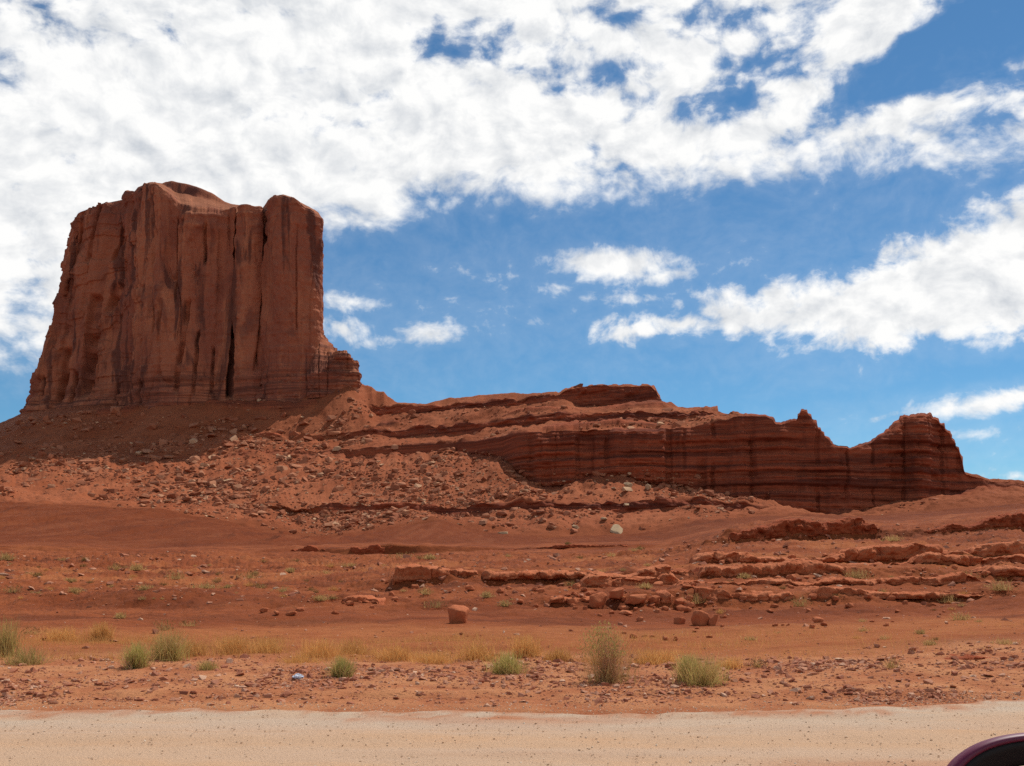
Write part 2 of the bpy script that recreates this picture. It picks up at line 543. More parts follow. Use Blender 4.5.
def mat_road():
    m, b = new_mat("pale_gravel")
    c = obj_coord(b)
    n_b = b.noise(b.scale(c, (0.05, 0.8, 1)), 1.0, 4, 0.55)
    n_m = b.noise(b.scale(c, (0.5, 1.6, 1)), 1.0, 5, 0.6)
    n_s = b.noise(c, 26.0, 4, 0.75)
    n_p = b.noise(c, 70.0, 3, 0.7)
    col = b.mix(b.ss(n_b, 0.38, 0.62), (0.555, 0.372, 0.252), (0.56, 0.352, 0.215))
    trk = b.noise(b.scale(c, (0.02, 2.6, 1)), 1.0, 3, 0.5)
    col = b.mix(b.ss(trk, 0.50, 0.62, 0, 0.5), col, (0.55, 0.330, 0.19))
    col = b.mix(b.attr('edge'), col, (0.53, 0.395, 0.285))
    col = b.mix(b.ss(n_m, 0.50, 0.70, 0, 0.35), col, (0.62, 0.33, 0.16))
    col = b.mix(b.ss(n_s, 0.56, 0.70, 0, 0.45), col, (0.36, 0.235, 0.145))
    col = b.mix(b.ss(n_p, 0.60, 0.72, 0, 0.5), col, (0.72, 0.58, 0.43))
    col = b.mix(b.attr('track'), col, (0.50, 0.315, 0.195))
    col = b.mix(b.attr('dust'), col, (0.45, 0.18, 0.085))
    h = b.m('ADD', b.m('MULTIPLY', n_s, 0.03), b.m('MULTIPLY', n_p, 0.014))
    finish(b, col, 0.95, h, 1.0, 0.8, 0.15)
    return m


def mat_ledge(name, c1, c2, c3):
    m, b = new_mat(name)
    c = obj_coord(b)
    n_m = b.noise(c, 0.7, 5, 0.6)
    n_f = b.noise(c, 4.5, 6, 0.7)
    lay = b.noise(b.scale(c, (0.25, 0.25, 3.2)), 1.0, 4, 0.6)
    col = b.mix(b.ss(n_m, 0.35, 0.65), c1, c2)
    col = b.mix(b.ss(lay, 0.5, 0.68, 0, 0.5), col, c3)
    col = b.mix(b.ss(n_f, 0.55, 0.75, 0, 0.35), col, tuple(min(1, x * 1.35) for x in c2))
    h = b.m('ADD', b.m('MULTIPLY', n_f, 0.12), b.m('MULTIPLY', lay, 0.08))
    finish(b, col, 0.95, h, 1.0, 0.8, 0.1)
    return m


def mat_stone(name, cols, nscale, bump_d):
    """loose blocks: each block takes a tone of its own"""
    m, b = new_mat(name)
    c = obj_coord(b)
    oi = b.n('ShaderNodeObjectInfo')
    ge = b.n('ShaderNodeNewGeometry')
    r = b.m('FRACT', b.m('ADD', oi.outputs['Random'], ge.outputs['Random Per Island']))
    cr = b.n('ShaderNodeValToRGB')
    e = cr.color_ramp.elements
    e[0].position, e[0].color = 0.0, (*cols[0], 1)
    e[1].position, e[1].color = 1.0, (*cols[-1], 1)
    for i, q in enumerate(cols[1:-1]):
        x = e.new((i + 1) / (len(cols) - 1))
        x.color = (*q, 1)
    b.L.new(r, cr.inputs[0])
    n = b.noise(c, nscale, 5, 0.65)
    col = b.mix(b.ss(n, 0.45, 0.72, 0, 0.4), cr.outputs[0], tuple(x * 0.6 for x in cols[0]))
    finish(b, col, 0.95, n, bump_d, 0.6, 0.1)
    return m


def mat_plant(name, c1, c2, trans=0.3):
    m, b = new_mat(name)
    ge = b.n('ShaderNodeNewGeometry')
    oi = b.n('ShaderNodeObjectInfo')
    col = b.mix(ge.outputs['Random Per Island'], c1, c2)
    hs = b.n('ShaderNodeHueSaturation')
    b.L.new(col, hs.inputs['Color'])
    b.put(hs.inputs['Value'], b.lin(oi.outputs['Random'], 0, 1, 0.85, 1.15))
    col = hs.outputs[0]
    d = b.n('ShaderNodeBsdfDiffuse')
    t = b.n('ShaderNodeBsdfTranslucent')
    b.L.new(col, d.inputs[0])
    b.L.new(col, t.inputs[0])
    mx = b.n('ShaderNodeMixShader')
    mx.inputs[0].default_value = trans
    b.L.new(d.outputs[0], mx.inputs[1])
    b.L.new(t.outputs[0], mx.inputs[2])
    o = b.n('ShaderNodeOutputMaterial')
    b.L.new(mx.outputs[0], o.inputs[0])
    return m


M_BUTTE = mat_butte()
M_HILL = mat_hill()
M_SOIL = mat_soil()
M_ROAD = mat_road()
M_LEDGE = mat_ledge("ledge_rock", (0.44, 0.122, 0.048), (0.53, 0.175, 0.078), (0.31, 0.078, 0.032))
M_SHALE = mat_ledge("dark_shale", (0.300, 0.066, 0.025), (0.340, 0.085, 0.034), (0.19, 0.042, 0.018))
M_TALUS = mat_stone("talus_block", [(0.26, 0.083, 0.040), (0.37, 0.132, 0.066), (0.31, 0.103, 0.052), (0.46, 0.200, 0.106), (0.38, 0.142, 0.072), (0.41, 0.162, 0.085), (0.58, 0.35, 0.20)], 0.8, 0.5)
M_STONE = mat_stone("verge_stone", [(0.30, 0.10, 0.055), (0.42, 0.16, 0.088), (0.36, 0.13, 0.07), (0.55, 0.27, 0.16), (0.42, 0.16, 0.09), (0.64, 0.40, 0.26)], 22.0, 0.012)
M_BLOCK = mat_stone("ledge_block", [(0.37, 0.10, 0.041), (0.50, 0.160, 0.070), (0.43, 0.125, 0.053)], 4.0, 0.08)
M_PALE = mat_stone("pale_block", [(0.46, 0.29, 0.165), (0.52, 0.36, 0.21)], 0.8, 0.4)
M_GRAVEL = mat_stone("road_pebble", [(0.50, 0.32, 0.20), (0.66, 0.48, 0.33), (0.56, 0.36, 0.22), (0.74, 0.60, 0.46)], 40.0, 0.005)
M_GREEN = mat_plant("green_twig", (0.38, 0.32, 0.095), (0.54, 0.44, 0.15), 0.42)
M_OLIVE = mat_plant("olive_twig", (0.40, 0.255, 0.095), (0.56, 0.37, 0.155), 0.45)
M_TAN = mat_plant("dry_blade", (0.56, 0.275, 0.085), (0.70, 0.39, 0.14), 0.45)
M_WISP = mat_plant("wispy_twig", (0.39, 0.29, 0.095), (0.55, 0.41, 0.15), 0.42)
M_STEM = mat_plant("dry_stem", (0.46, 0.22, 0.12), (0.58, 0.32, 0.19), 0.3)
M_DARKG = mat_plant("dark_leaf", (0.20, 0.115, 0.042), (0.32, 0.190, 0.075), 0.35)

# ------------------------------------------------------------------ terrain of control lines
PX = np.concatenate([np.arange(-460, -60, 5.0), np.arange(-60, 1084, 0.8), np.arange(1084, 1500, 5.0)])
NC = len(PX)
UX = (PX - CX) / F


def zof(py, Y):
    return EYE + (HY - np.asarray(py, float)) / F * np.asarray(Y, float)


def ln(pts, s=5):
    """pts: (column, distance, row) -> distance and height along all columns"""
    pts = np.array(pts, float)
    Y = np.interp(PX, pts[:, 0], pts[:, 1])
    p = np.interp(PX, pts[:, 0], pts[:, 2])
    Y, p = smooth1(Y, s * 2), smooth1(p, s)
    return [Y, zof(p, Y)]


def surf(lines, counts):
    """rows of points between consecutive control lines"""
    Ys, Zs, ids = [], [], []
    for k in range(len(lines) - 1):
        n = counts[k]
        for i in range(n):
            t = i / n
            Ys.append(lines[k][0] * (1 - t) + lines[k + 1][0] * t)
            Zs.append(lines[k][1] * (1 - t) + lines[k + 1][1] * t)
            ids.append(k + t)
    Ys.append(lines[-1][0]); Zs.append(lines[-1][1]); ids.append(len(lines) - 1.0)
    Y, Z = np.array(Ys), np.array(Zs)
    P = np.stack([UX[None, :] * Y, Y, Z], 2)
    return P, np.array(ids)


def rows_smooth(P, s):
    for k in (1, 2):
        a = P[:, :, k]
        r = int(3 * s) + 1
        kk = np.exp(-0.5 * (np.arange(-r, r + 1) / s) ** 2); kk /= kk.sum()
        q = np.concatenate([np.repeat(a[:1], r, 0), a, np.repeat(a[-1:], r, 0)], 0)
        P[:, :, k] = sum(kk[i] * q[i:i + len(a)] for i in range(2 * r + 1))
    P[:, :, 0] = UX[None, :] * P[:, :, 1]
    return P


# --- near ground: road verge, flats, benches up to the foot of the talus
W = -460, 1500
L0 = ln([(-460, 9.0, 0), (1500, 9.0, 0)]); L0[1][:] = -0.10
L1 = ln([(-460, 12.6, 0), (1500, 12.6, 0)]); L1[1][:] = -0.02
L2 = ln([(-460, 14.5, 0), (1500, 14.5, 0)]); L2[1][:] = 0.03
L3 = ln([(-460, 16.6, 0), (1500, 16.6, 0)]); L3[1] = np.interp(PX, [-460, 0, 700, 860, 960, 1020, 1500], [0.06, 0.04, 0.02, 0.05, 0.13, 0.15, 0.25])
L4 = ln([(-460, 20, 0), (1500, 20, 0)]); L4[1] = np.interp(PX, [-460, 0, 700, 860, 1020, 1500], [0.0, -0.02, -0.05, 0.12, 0.26, 0.35])
L5 = ln([(-460, 27, 0), (1500, 27, 0)]); L5[1] = np.interp(PX, [-460, 0, 700, 860, 1020, 1500], [0.0, -0.06, -0.08, 0.08, 0.2, 0.3])
Lz0 = ln([(-460, 40, 606), (0, 42, 607), (30, 42, 604), (150, 40, 609), (330, 39, 608), (345, 39, 606), (440, 41, 604), (560, 42, 606), (640, 42, 609), (700, 42, 607), (760, 42, 606),
          (850, 42, 602), (940, 42, 601), (1024, 42, 596), (1500, 42, 590)])
Lz1 = ln([(-460, 45, 600), (0, 45, 600), (30, 45, 596), (110, 44, 590.5), (200, 44, 590.5), (270, 44, 596), (330, 43, 600), (345, 41, 599), (440, 42.5, 600), (500, 43, 600), (560, 43, 597), (640, 43, 592),
          (700, 43, 588), (760, 43, 590), (850, 43, 592), (940, 43, 594), (1024, 43, 588), (1500, 43, 584)])
La0 = ln([(-460, 58, 588), (0, 58, 591), (120, 60, 591), (200, 60, 590), (330, 56, 590), (390, 54, 588), (450, 54, 585), (560, 54, 584), (700, 53, 582), (800, 53, 582), (900, 53, 580), (1024, 53, 580), (1500, 53, 576)])
La1 = ln([(-460, 64, 584), (0, 64, 584), (200, 66, 583), (330, 60, 583), (385, 56, 580), (395, 55.2, 574), (420, 55.2, 572), (560, 55.2, 571.5), (700, 54.2, 571), (800, 54.2, 571), (900, 54.2, 569), (1024, 54.2, 568), (1500, 54.2, 566)], 2)
Lb0 = ln([(-460, 90, 567), (0, 90, 568), (300, 88, 567), (420, 72, 569), (560, 72, 569), (690, 70, 568), (800, 70, 566), (900, 70, 565), (1024, 70, 562), (1500, 70, 560)])
Lb1 = ln([(-460, 95, 565), (0, 95, 566), (300, 92, 566), (420, 76, 567.5), (560, 76, 567), (685, 73, 566), (705, 71.4, 557), (800, 71.4, 556), (850, 71.4, 553), (950, 71.4, 552), (1024, 71.4, 549), (1500, 71.4, 547)], 2)
Lc0 = ln([(-460, 135, 552), (0, 135, 553.5), (200, 135, 554), (300, 135, 555), (430, 120, 556.5), (560, 120, 557), (660, 115, 552), (720, 112, 544), (780, 112, 541), (860, 112, 541), (890, 112, 540),
          (930, 112, 537), (1000, 112, 531), (1024, 112, 532), (1500, 112, 530)])
Lc1 = ln([(-460, 150, 553.5), (0, 150, 555), (200, 150, 555.5), (300, 148, 556), (430, 128, 555.5), (560, 128, 556), (660, 120, 550), (715, 115, 541), (730, 114, 529), (790, 114, 524), (860, 114, 525),
          (885, 114, 531), (905, 114, 531), (920, 114, 529), (960, 114, 524), (1010, 114, 518), (1024, 114, 517), (1500, 114, 515)], 2)
Ld0 = ln([(-460, 185, 554), (0, 185, 552), (150, 185, 555), (330, 175, 557), (435, 170, 556), (560, 165, 549), (660, 165, 547), (700, 150, 538), (790, 150, 519), (860, 150, 520), (905, 150, 524), (1024, 150, 514), (1500, 150, 512)])
Ld1 = ln([(-460, 188, 549), (0, 188, 547), (150, 188, 549), (250, 188, 548.5), (330, 177.5, 546), (400, 172, 545), (435, 172, 547), (560, 167, 545), (660, 167, 544), (700, 156, 535), (790, 156, 518), (860, 156, 519), (905, 156, 522), (1024, 156, 513), (1500, 156, 511)])
Le = ln([(-460, 270, 540), (0, 270, 534), (150, 270, 537), (330, 260, 541.5), (400, 255, 539), (460, 255, 538), (560, 250, 543), (660, 250, 541), (720, 250, 526), (800, 250, 519), (860, 250, 519), (1024, 260, 509), (1500, 260, 507)], 12)
M0 = ln([(-460, 470, 520), (-100, 470, 506), (0, 470, 503), (80, 470, 505), (160, 465, 510), (230, 450, 522), (280, 430, 535), (330, 415, 540), (380, 415, 530), (440, 415, 522), (480, 400, 533), (540, 390, 538), (640, 390, 535),
         (700, 390, 521), (760, 400, 517), (860, 405, 517), (930, 412, 512), (1024, 420, 506), (1500, 430, 503)], 6)
Mf = [M0[0] + 30, M0[1] - 2.0]      # tucked under the talus

near_lines = [L0, L1, L2, L3, L4, L5, Lz0, Lz1, La0, La1, Lb0, Lb1, Lc0, Lc1, Ld0, Ld1, Le, M0, Mf]
near_counts = [16, 30, 34, 34, 40, 46, 16, 36, 16, 30, 16, 36, 16, 14, 10, 34, 44, 4]
GP, gid = surf(near_lines, near_counts)
GP = rows_smooth(GP, 0.9)
gX, gY, gZ = GP[:, :, 0], GP[:, :, 1], GP[:, :, 2]
G_ = gid[:, None] + 0 * gX
amp = np.interp(gY, [9, 12, 14, 20, 30, 60, 120, 300, 450], [0.0, 0.012, 0.03, 0.045, 0.10, 0.16, 0.35, 0.9, 1.2])
gZ += amp * fbm(gX / 3.0, gY / 3.0, 0, 4, 13) * np.interp(gY, [20, 60, 120], [1.0, 0.7, 0.3])
gZ += amp * fbm(gX / 14.0, gY / 18.0, 0, 4, 25) * np.interp(gY, [20, 30, 130, 200], [0.8, 1.7, 1.7, 0.8])
gZ += amp * 1.1 * fbm(gX / 0.9, gY / 1.1, 0, 4, 16, 0.6) * sst(gY, 24, 40) * (1 - sst(gY, 110, 160))
rl = -np.sqrt(vn(gX / 1.6 + 0.5 * vn(gX / 4, gY / 5, 0, 45), gY / 14.0, 0, 46) ** 2 + 0.02) + 0.3
gZ += 0.15 * rl * sst(gY, 34, 42) * (1 - sst(gY, 62, 80)) * sst(vn(gX / 9, gY / 12, 0, 47), -0.4, 0.4)
gZ += 0.016 * fbm(gX / 0.35, gY / 0.35, 0, 3, 9) * sst(gY, 11.8, 13.0) * (1 - sst(gY, 26, 40))
# wheel rut and bladed rim at the edge of the verge
fm = np.exp(-((gX + 2.5) / 1.3) ** 4 - ((gY - 33.6) / 2.6) ** 4)
gZ[:] = gZ * (1 - fm) - 0.03 * fm
rut = 13.1 + 0.25 * vn(gX / 6.0, 0, 0, 31)
gZ += 0.05 * np.exp(-((gY - rut - 0.45) / 0.22) ** 2) * (0.6 + 0.4 * vn(gX / 2.0, 0, 0, 32)) - 0.02 * np.exp(-((gY - rut) / 0.25) ** 2)
# rills on the smooth red slope
rill = -np.abs(vn(gX / 9.0 + 0.8 * vn(gX / 30, gY / 60, 0, 41), gY / 260.0, 0, 42)) + 0.3
gZ += 3.6 * rill * sst(gY, 215, 260) * (1 - sst(gY, 400, 470)) * (0.5 + 0.5 * vn(gX / 70, gY / 90, 0, 44))
GPX = CX + F * gX / np.maximum(gY, .1)
verge = sst(gY, 11.0, 12.5) * (1 - sst(gY + 1.2 * vn(gX / 3, gY / 3, 0, 51), 18.0, 21.5))
sand = sst(gY + 2.0 * vn(gX / 5, gY / 4, 0, 52), 18, 21) * (1 - sst(gY + 3 * vn(gX / 6, gY / 5, 0, 53), 25, 31)) * 0.7
sand = np.maximum(sand, sst(vn(gX / 9, gY / 7, 0, 54), 0.1, 0.6) * 0.55 * sst(gY, 45, 55) * (1 - sst(gY, 90, 130)))
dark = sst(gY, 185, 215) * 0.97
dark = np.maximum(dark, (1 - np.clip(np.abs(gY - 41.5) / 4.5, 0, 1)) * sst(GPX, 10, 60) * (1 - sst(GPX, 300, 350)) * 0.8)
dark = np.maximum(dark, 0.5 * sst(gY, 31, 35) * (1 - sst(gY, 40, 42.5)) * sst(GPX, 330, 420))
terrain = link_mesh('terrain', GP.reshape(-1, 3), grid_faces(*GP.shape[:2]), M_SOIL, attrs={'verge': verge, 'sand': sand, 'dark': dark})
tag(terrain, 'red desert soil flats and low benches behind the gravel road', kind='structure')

# --- hill: talus, ledges, banded cliff, skyline
sky_pts = [(-460, 505), (-300, 490), (-100, 450), (0, 423), (22, 413), (60, 404), (200, 400), (300, 392), (345, 384), (360, 384), (372, 387), (376, 391), (384, 392), (388, 397), (397, 402), (425, 404), (450, 398), (480, 395), (520, 394), (560, 392), (566, 388), (578, 386), (600, 384.5),
           (630, 385), (654, 385), (656, 389), (658, 392), (660, 396), (661, 401), (676, 408), (690, 408), (698, 407), (717.6, 406.6), (718.2, 413), (735, 414.5), (760, 414), (770, 416.5), (773, 418), (775, 422), (782, 422.5), (788, 420.5), (793, 419.5), (797.5, 418), (798, 414), (800.5, 413), (801, 409.5), (807, 409), (808, 413), (811.5, 414), (812, 418.5), (816, 420), (816.5, 426), (820.5, 427),
           (821.5, 431), (824, 432), (824.8, 436), (828.5, 437.5), (830, 441), (834.5, 443.5), (839, 446), (850, 446.5), (862, 444.5), (872, 440), (880, 434), (889, 428.5), (894, 422), (900, 419), (900.8, 415.5), (914, 415), (930, 413.2), (931, 417), (938.5, 418.5), (939.5, 422), (944, 423.5), (945, 429), (950, 431), (951, 437), (955, 440), (956, 446),
           (959.5, 448), (960, 454), (962.5, 456), (963, 466), (965, 472), (978, 475), (990, 478.5), (1024, 481), (1500, 492)]
sp_ = np.array(sky_pts, float)
SKY = smooth1(np.interp(PX, sp_[:, 0], sp_[:, 1]), 0.35)
jag = np.where((PX > 556) & (PX < 965), 1.0, 0.35) * (0.9 * np.round(vn(PX / 4.5, 0, 0, 61) * 2) / 2 + 0.7 * vn(PX / 2.2, 0, 0, 62))
jag = jag * np.where((PX > 360) & (PX < 964), 1.0, 0.5)
SKY = SKY + jag * 0.8

H1 = ln([(-460, 520, 508), (0, 520, 492), (150, 520, 498), (250, 500, 508), (320, 480, 509.5), (450, 455, 512), (560, 440, 510), (640, 440, 510.5), (700, 440, 505), (740, 440, 509), (780, 440, 513.5), (860, 440, 514), (930, 442, 508), (1024, 450, 499), (1500, 460, 498)])
H2 = ln([(-460, 521, 507.5), (0, 521, 491.5), (150, 521, 497), (250, 501, 507), (300, 481.2, 506), (330, 480, 504), (450, 456.2, 506), (560, 441.2, 503), (640, 441.2, 503.5), (700, 441.2, 498), (740, 441.2, 502), (780, 441.2, 512), (860, 441.2, 513.4), (930, 443, 507.5), (1024, 451, 498.5), (1500, 461, 497.5)])
H3 = ln([(-460, 600, 495), (-100, 620, 480), (0, 620, 472), (100, 640, 456), (190, 640, 458), (260, 630, 453), (330, 610, 453), (390, 588, 452), (450, 566, 452), (470, 556, 452), (486, 546, 454), (500, 536, 459), (511, 520, 466), (516, 510, 476), (532, 500, 484), (558, 490, 489), (576, 488, 483), (600, 487, 475), (650, 487, 480),
         (690, 485, 489), (720, 480, 498), (745, 474, 508), (780, 470, 513), (860, 468, 513), (920, 470, 505), (950, 475, 495), (968, 482, 487.5), (985, 488, 487), (1024, 500, 488), (1500, 505, 495)], 3)
H4p = np.interp(PX, [-460, -100, 0, 100, 190, 260, 330, 400, 450, 478, 490, 515, 560, 600, 650, 690, 720, 738], [494.5, 479, 471, 455, 457, 452, 450.5, 445, 444, 441, 438.5, 434, 431, 429, 430, 427, 421, 418.5])
w740 = sst(PX, 722, 742)


def wob(a, sc, seed):
    return a * (vn(PX / sc, 0, 0, seed) + 0.5 * vn(PX / (sc * 0.41), 0, 0, seed + 1))


H4p = smooth1(H4p * (1 - w740) + (SKY + 2.0) * w740, 1.2) + (wob(0.9, 17, 250) + np.round(1.5 * vn(PX / 8, 0, 0, 254)) * 0.6) * (1 - w740) * sst(PX, 380, 420)
j12 = wob(1.3, 26, 210)
H1[1] = H1[1] - j12 / F * H1[0]
H2[1] = H2[1] - (j12 + np.clip(wob(2.4, 14, 215), -2.5, 5.5)) / F * H2[0] * sst(PX, 290, 330) * (1 - sst(PX, 740, 780))
H3[1] = H3[1] - (wob(1.8, 30, 220) + wob(1.6, 9, 226)) / F * H3[0]
H3[0] = H3[0] + wob(3.0, 40, 222)
clh = (H3[1] * 0 + (HY - H4p) / F * H3[0] + EYE) - H3[1]
H4Y = H3[0] + np.maximum(1.0, 0.24 * np.maximum(clh, 0)) + 1.0
H4 = [H4Y, zof(H4p, H4Y)]


def upper(Ypts, ppts, dY, dsky, jit=0.0):
    Y = smooth1(np.interp(PX, *zip(*Ypts)), 8)
    p = smooth1(np.interp(PX, *zip(*ppts)), 3) + jit * sst(PX, 200, 330)
    Y = Y * (1 - w740) + (H4Y + dY) * w740
    p = p * (1 - w740) + (SKY + dsky) * w740
    p = np.maximum(p, SKY + dsky * 0.3)
    return [Y, zof(p, Y)]


H5 = upper([(-460, 640), (0, 650), (100, 670), (200, 668), (300, 655), (330, 648), (400, 625), (460, 592), (550, 548), (640, 528), (700, 518), (740, 505)],
           [(-460, 497), (0, 455), (100, 440), (200, 438), (300, 437), (330, 438), (400, 437), (460, 433), (500, 429), (550, 424), (640, 419), (700, 416), (740, 417)], 3, 1.5, wob(1.0, 24, 230))
H6 = upper([(-460, 641), (0, 651), (100, 671), (200, 669), (300, 656), (330, 649.5), (400, 627), (460, 594), (550, 550), (640, 530), (700, 520), (740, 507)],
           [(-460, 496), (0, 454), (100, 439), (200, 437), (300, 434), (330, 432.5), (400, 430), (460, 423.5), (500, 420), (550, 416), (640, 411.5), (700, 410.5), (740, 415.5)], 5, 1.1, wob(1.0, 24, 230) + np.clip(wob(2.2, 15, 235), -2.5, 4.5))
H7 = upper([(-460, 700), (0, 702), (100, 712), (200, 708), (300, 704), (345, 698), (375, 688), (430, 650), (500, 612), (560, 584), (660, 560), (700, 545), (740, 513)],
           [(-460, 500), (0, 438), (22, 428), (60, 417), (100, 411), (200, 405), (300, 395), (350, 388), (375, 415), (430, 413), (460, 409), (500, 406.5), (560, 402), (575, 405), (600, 406), (655, 404), (680, 410), (718, 410), (740, 416)], 8, 0.8, wob(0.9, 20, 240))
H8 = upper([(-460, 703), (0, 705), (100, 716), (200, 712), (300, 708), (345, 702), (375, 690), (430, 652), (500, 614), (560, 586), (660, 563), (700, 550), (740, 515)],
           [(-460, 499), (0, 436), (22, 426), (60, 415), (100, 409), (200, 403), (300, 394), (350, 386.5), (375, 409), (430, 408), (460, 403), (500, 401), (555, 397), (566, 391), (578, 388), (600, 386), (655, 386.5), (661, 402), (680, 409), (740, 415.5)], 10, 0.4, np.where((PX > 555) & (PX < 662), 0.3, 1.0) * (wob(0.9, 20, 240) + np.clip(wob(2.0, 13, 245), -2, 4)))
Y9 = smooth1(np.interp(PX, [-460, -100, 0, 40, 300, 345, 375, 430, 500, 560, 660, 720], [860, 850, 830, 830, 830, 760, 715, 670, 640, 605, 582, 560]), 6)
Y9 = Y9 * (1 - w740) + (H4Y + 13) * w740
H9 = [Y9, zof(SKY, Y9)]
H10 = [Y9 + 18, H9[1] - np.interp(PX, [-460, 330, 400, 700, 760, 1500], [2, 2, 6, 8, 24, 12])]
H11 = [Y9 + 120, H9[1] * 0.45]
H12 = [Y9 + 900, np.zeros(NC) - 3]
MT = [M0[0] - 0.5, M0[1] - 0.5]


def soft(Lx, s):
    return [smooth1(Lx[0], s), smooth1(Lx[1], s)]


H2b, H6b = soft(H2, 14), soft(H6, 14)
H2b = [H2b[0] + 7, H2b[1] + 1.2]
H6b = [np.minimum(H6b[0] + 7, H7[0] * 0.7 + H6[0] * 0.3), np.minimum(H6b[1] + 0.8, np.maximum(H6[1], H7[1]))]
H5b, H3b = soft(H5, 12), soft(H3, 12)
hill_lines = [MT, [M0[0] + 2, M0[1] + 0.5], H1, H2, H2b, H3, H4, H5, H6, H6b, H7, H8, H9, H10, H11, H12]
hill_counts = [2, 34, 14, 8, 36, 110, 26, 18, 8, 26, 30, 12, 8, 6, 4]
HP, hid = surf(hill_lines, hill_counts)
hid = np.interp(hid, [0, 1, 2, 3, 4, 5, 6, 7, 8, 9, 10, 11, 12, 13, 14, 15], [0, 1, 2, 3, 3.2, 4, 5, 6, 7, 7.2, 8, 9, 10, 11, 12, 13])
HPX = CX + F * HP[:, :, 0] / HP[:, :, 1]
HPY = HY - F * (HP[:, :, 2] - EYE) / HP[:, :, 1]
I_ = hid[:, None] + 0 * HPX


def band(a, c, s=0.25):
    return sst(I_, a - s, a + 0.001) * (1 - sst(I_, c - 0.001, c + s))


clw = np.clip((clh - 1.5) / 5, 0, 1) * sst(PX, 380, 410)[None, :]
cliff = band(4.0, 5.0, 0.06) * clw
led4 = band(2.0, 3.0, 0.05) * (sst(PX, 300, 335) * (1 - sst(PX, 745, 775)))[None, :]
led2 = band(6.0, 7.0, 0.06) * (sst(PX, 300, 390) * (1 - sst(PX, 715, 735)))[None, :]
led1 = band(8.0, 9.0, 0.06) * (sst(PX, 366, 376) * (1 - sst(PX, 715, 735)))[None, :]
ledm = band(4.0, 5.0, 0.06) * (1 - clw) * sst(PX, 100, 160)[None, :]
fin = sst(PX, 738, 752)[None, :] * (1 - sst(PX, 958, 970))[None, :] * band(4.0, 11.0, 0.2)
rock = np.clip(cliff + led4 + led2 + led1 + 0.6 * ledm + fin, 0, 1)
Xh, Yh, Zh = HP[:, :, 0], HP[:, :, 1], HP[:, :, 2]
N = grid_normals(HP)
# beds: hard courses stand out, soft ones weather back
zs = Zh + 1.2 * vn(Xh / 60, 0, 0, 70) + 0.004 * Xh
course = vn(zs / 2.4, 0, 0, 71) + 0.6 * vn(zs / 1.1, 0, 0, 72)
course = np.tanh(course * 2.2)
flute = fbm(Xh / 9.0, Zh / 70.0, 0, 4, 75)
crk = 1 - np.abs(vn(Xh / 6.0 + 0.12 * vn(Zh / 6, 0, 0, 79), Zh / 26.0, 0, 76))
crk = crk ** 6 * sst(vn(Xh / 25, Zh / 16, 0, 74), -0.2, 0.6)
step_ = np.tanh(4 * vn(Xh / 13.0, Zh / 60.0, 0, 73))
big = fbm(Xh / 34.0, Zh / 120.0, 0, 3, 77)
d_cl = 1.7 * course * (0.6 + 0.6 * vn(Xh / 20, Zh / 8, 0, 69)) + 1.8 * flute - 1.4 * crk + 1.8 * step_ + 3.4 * big + 0.5 * fbm(Xh / 2.2, Zh / 1.5, Yh / 2.2, 3, 78)
blk = np.tanh(3 * vn(Xh / 5.0, Zh / 3.0, 0, 81)) * 0.8 + 0.7 * fbm(Xh / 2.5, Zh / 2, 0, 3, 82)
for sx, sw, sd in [(532, 3, 2.5), (546, 5, 4.5), (561, 2.2, 3), (578, 3, 3.5), (607, 2, 2.5), (622, 4, 3), (641, 1.6, 2.5), (668, 3.5, 3.5), (684, 1.5, 2.2), (702, 4, 4.5), (713, 2, 3.5), (734, 2, 2.5), (752, 1.4, 2), (767, 2.4, 3), (791, 1.6, 2.5), (817, 2, 2.5), (848, 1.5, 2.2), (872, 1.2, 2), (903, 2, 3), (926, 1.4, 2.2), (945, 1.6, 2.5)]:
    gx = (HPX - sx - 0.8 * vn(Zh / 5, 0, 0, int(sx))) / sw
    d_cl = d_cl - 0.75 * sd * np.exp(-gx ** 4) * sst(vn(Zh / 13, 0, 0, int(sx) + 3), -0.5, 0.25)
ends = np.interp(I_, [4.0, 4.05, 4.92, 5.0], [0.2, 1, 1, 0.35])
fin_up = fin * sst(I_, 5.0, 5.3)
disp = d_cl * cliff * ends * np.clip(clh / 18, 0.25, 1)[None] + fin_up * (0.6 * course + 0.7 * blk) + (led1 + led2 + led4 + 0.5 * ledm) * blk * 1.5
HP += N * disp[:, :, None] * np.array([0.4, 1, 0.35])
tal = (1 - rock)
front = 1 - sst(I_, 10.0, 10.5)
dz = tal * front * (2.0 * fbm(Xh / 26, Yh / 30, 0, 4, 85) + 1.3 * fbm(Xh / 6.5, Yh / 6.5, 0, 4, 86, 0.6)) * np.interp(I_, [0, 1, 1.4, 9, 10], [0, .2, 1, 0.8, 0.25])
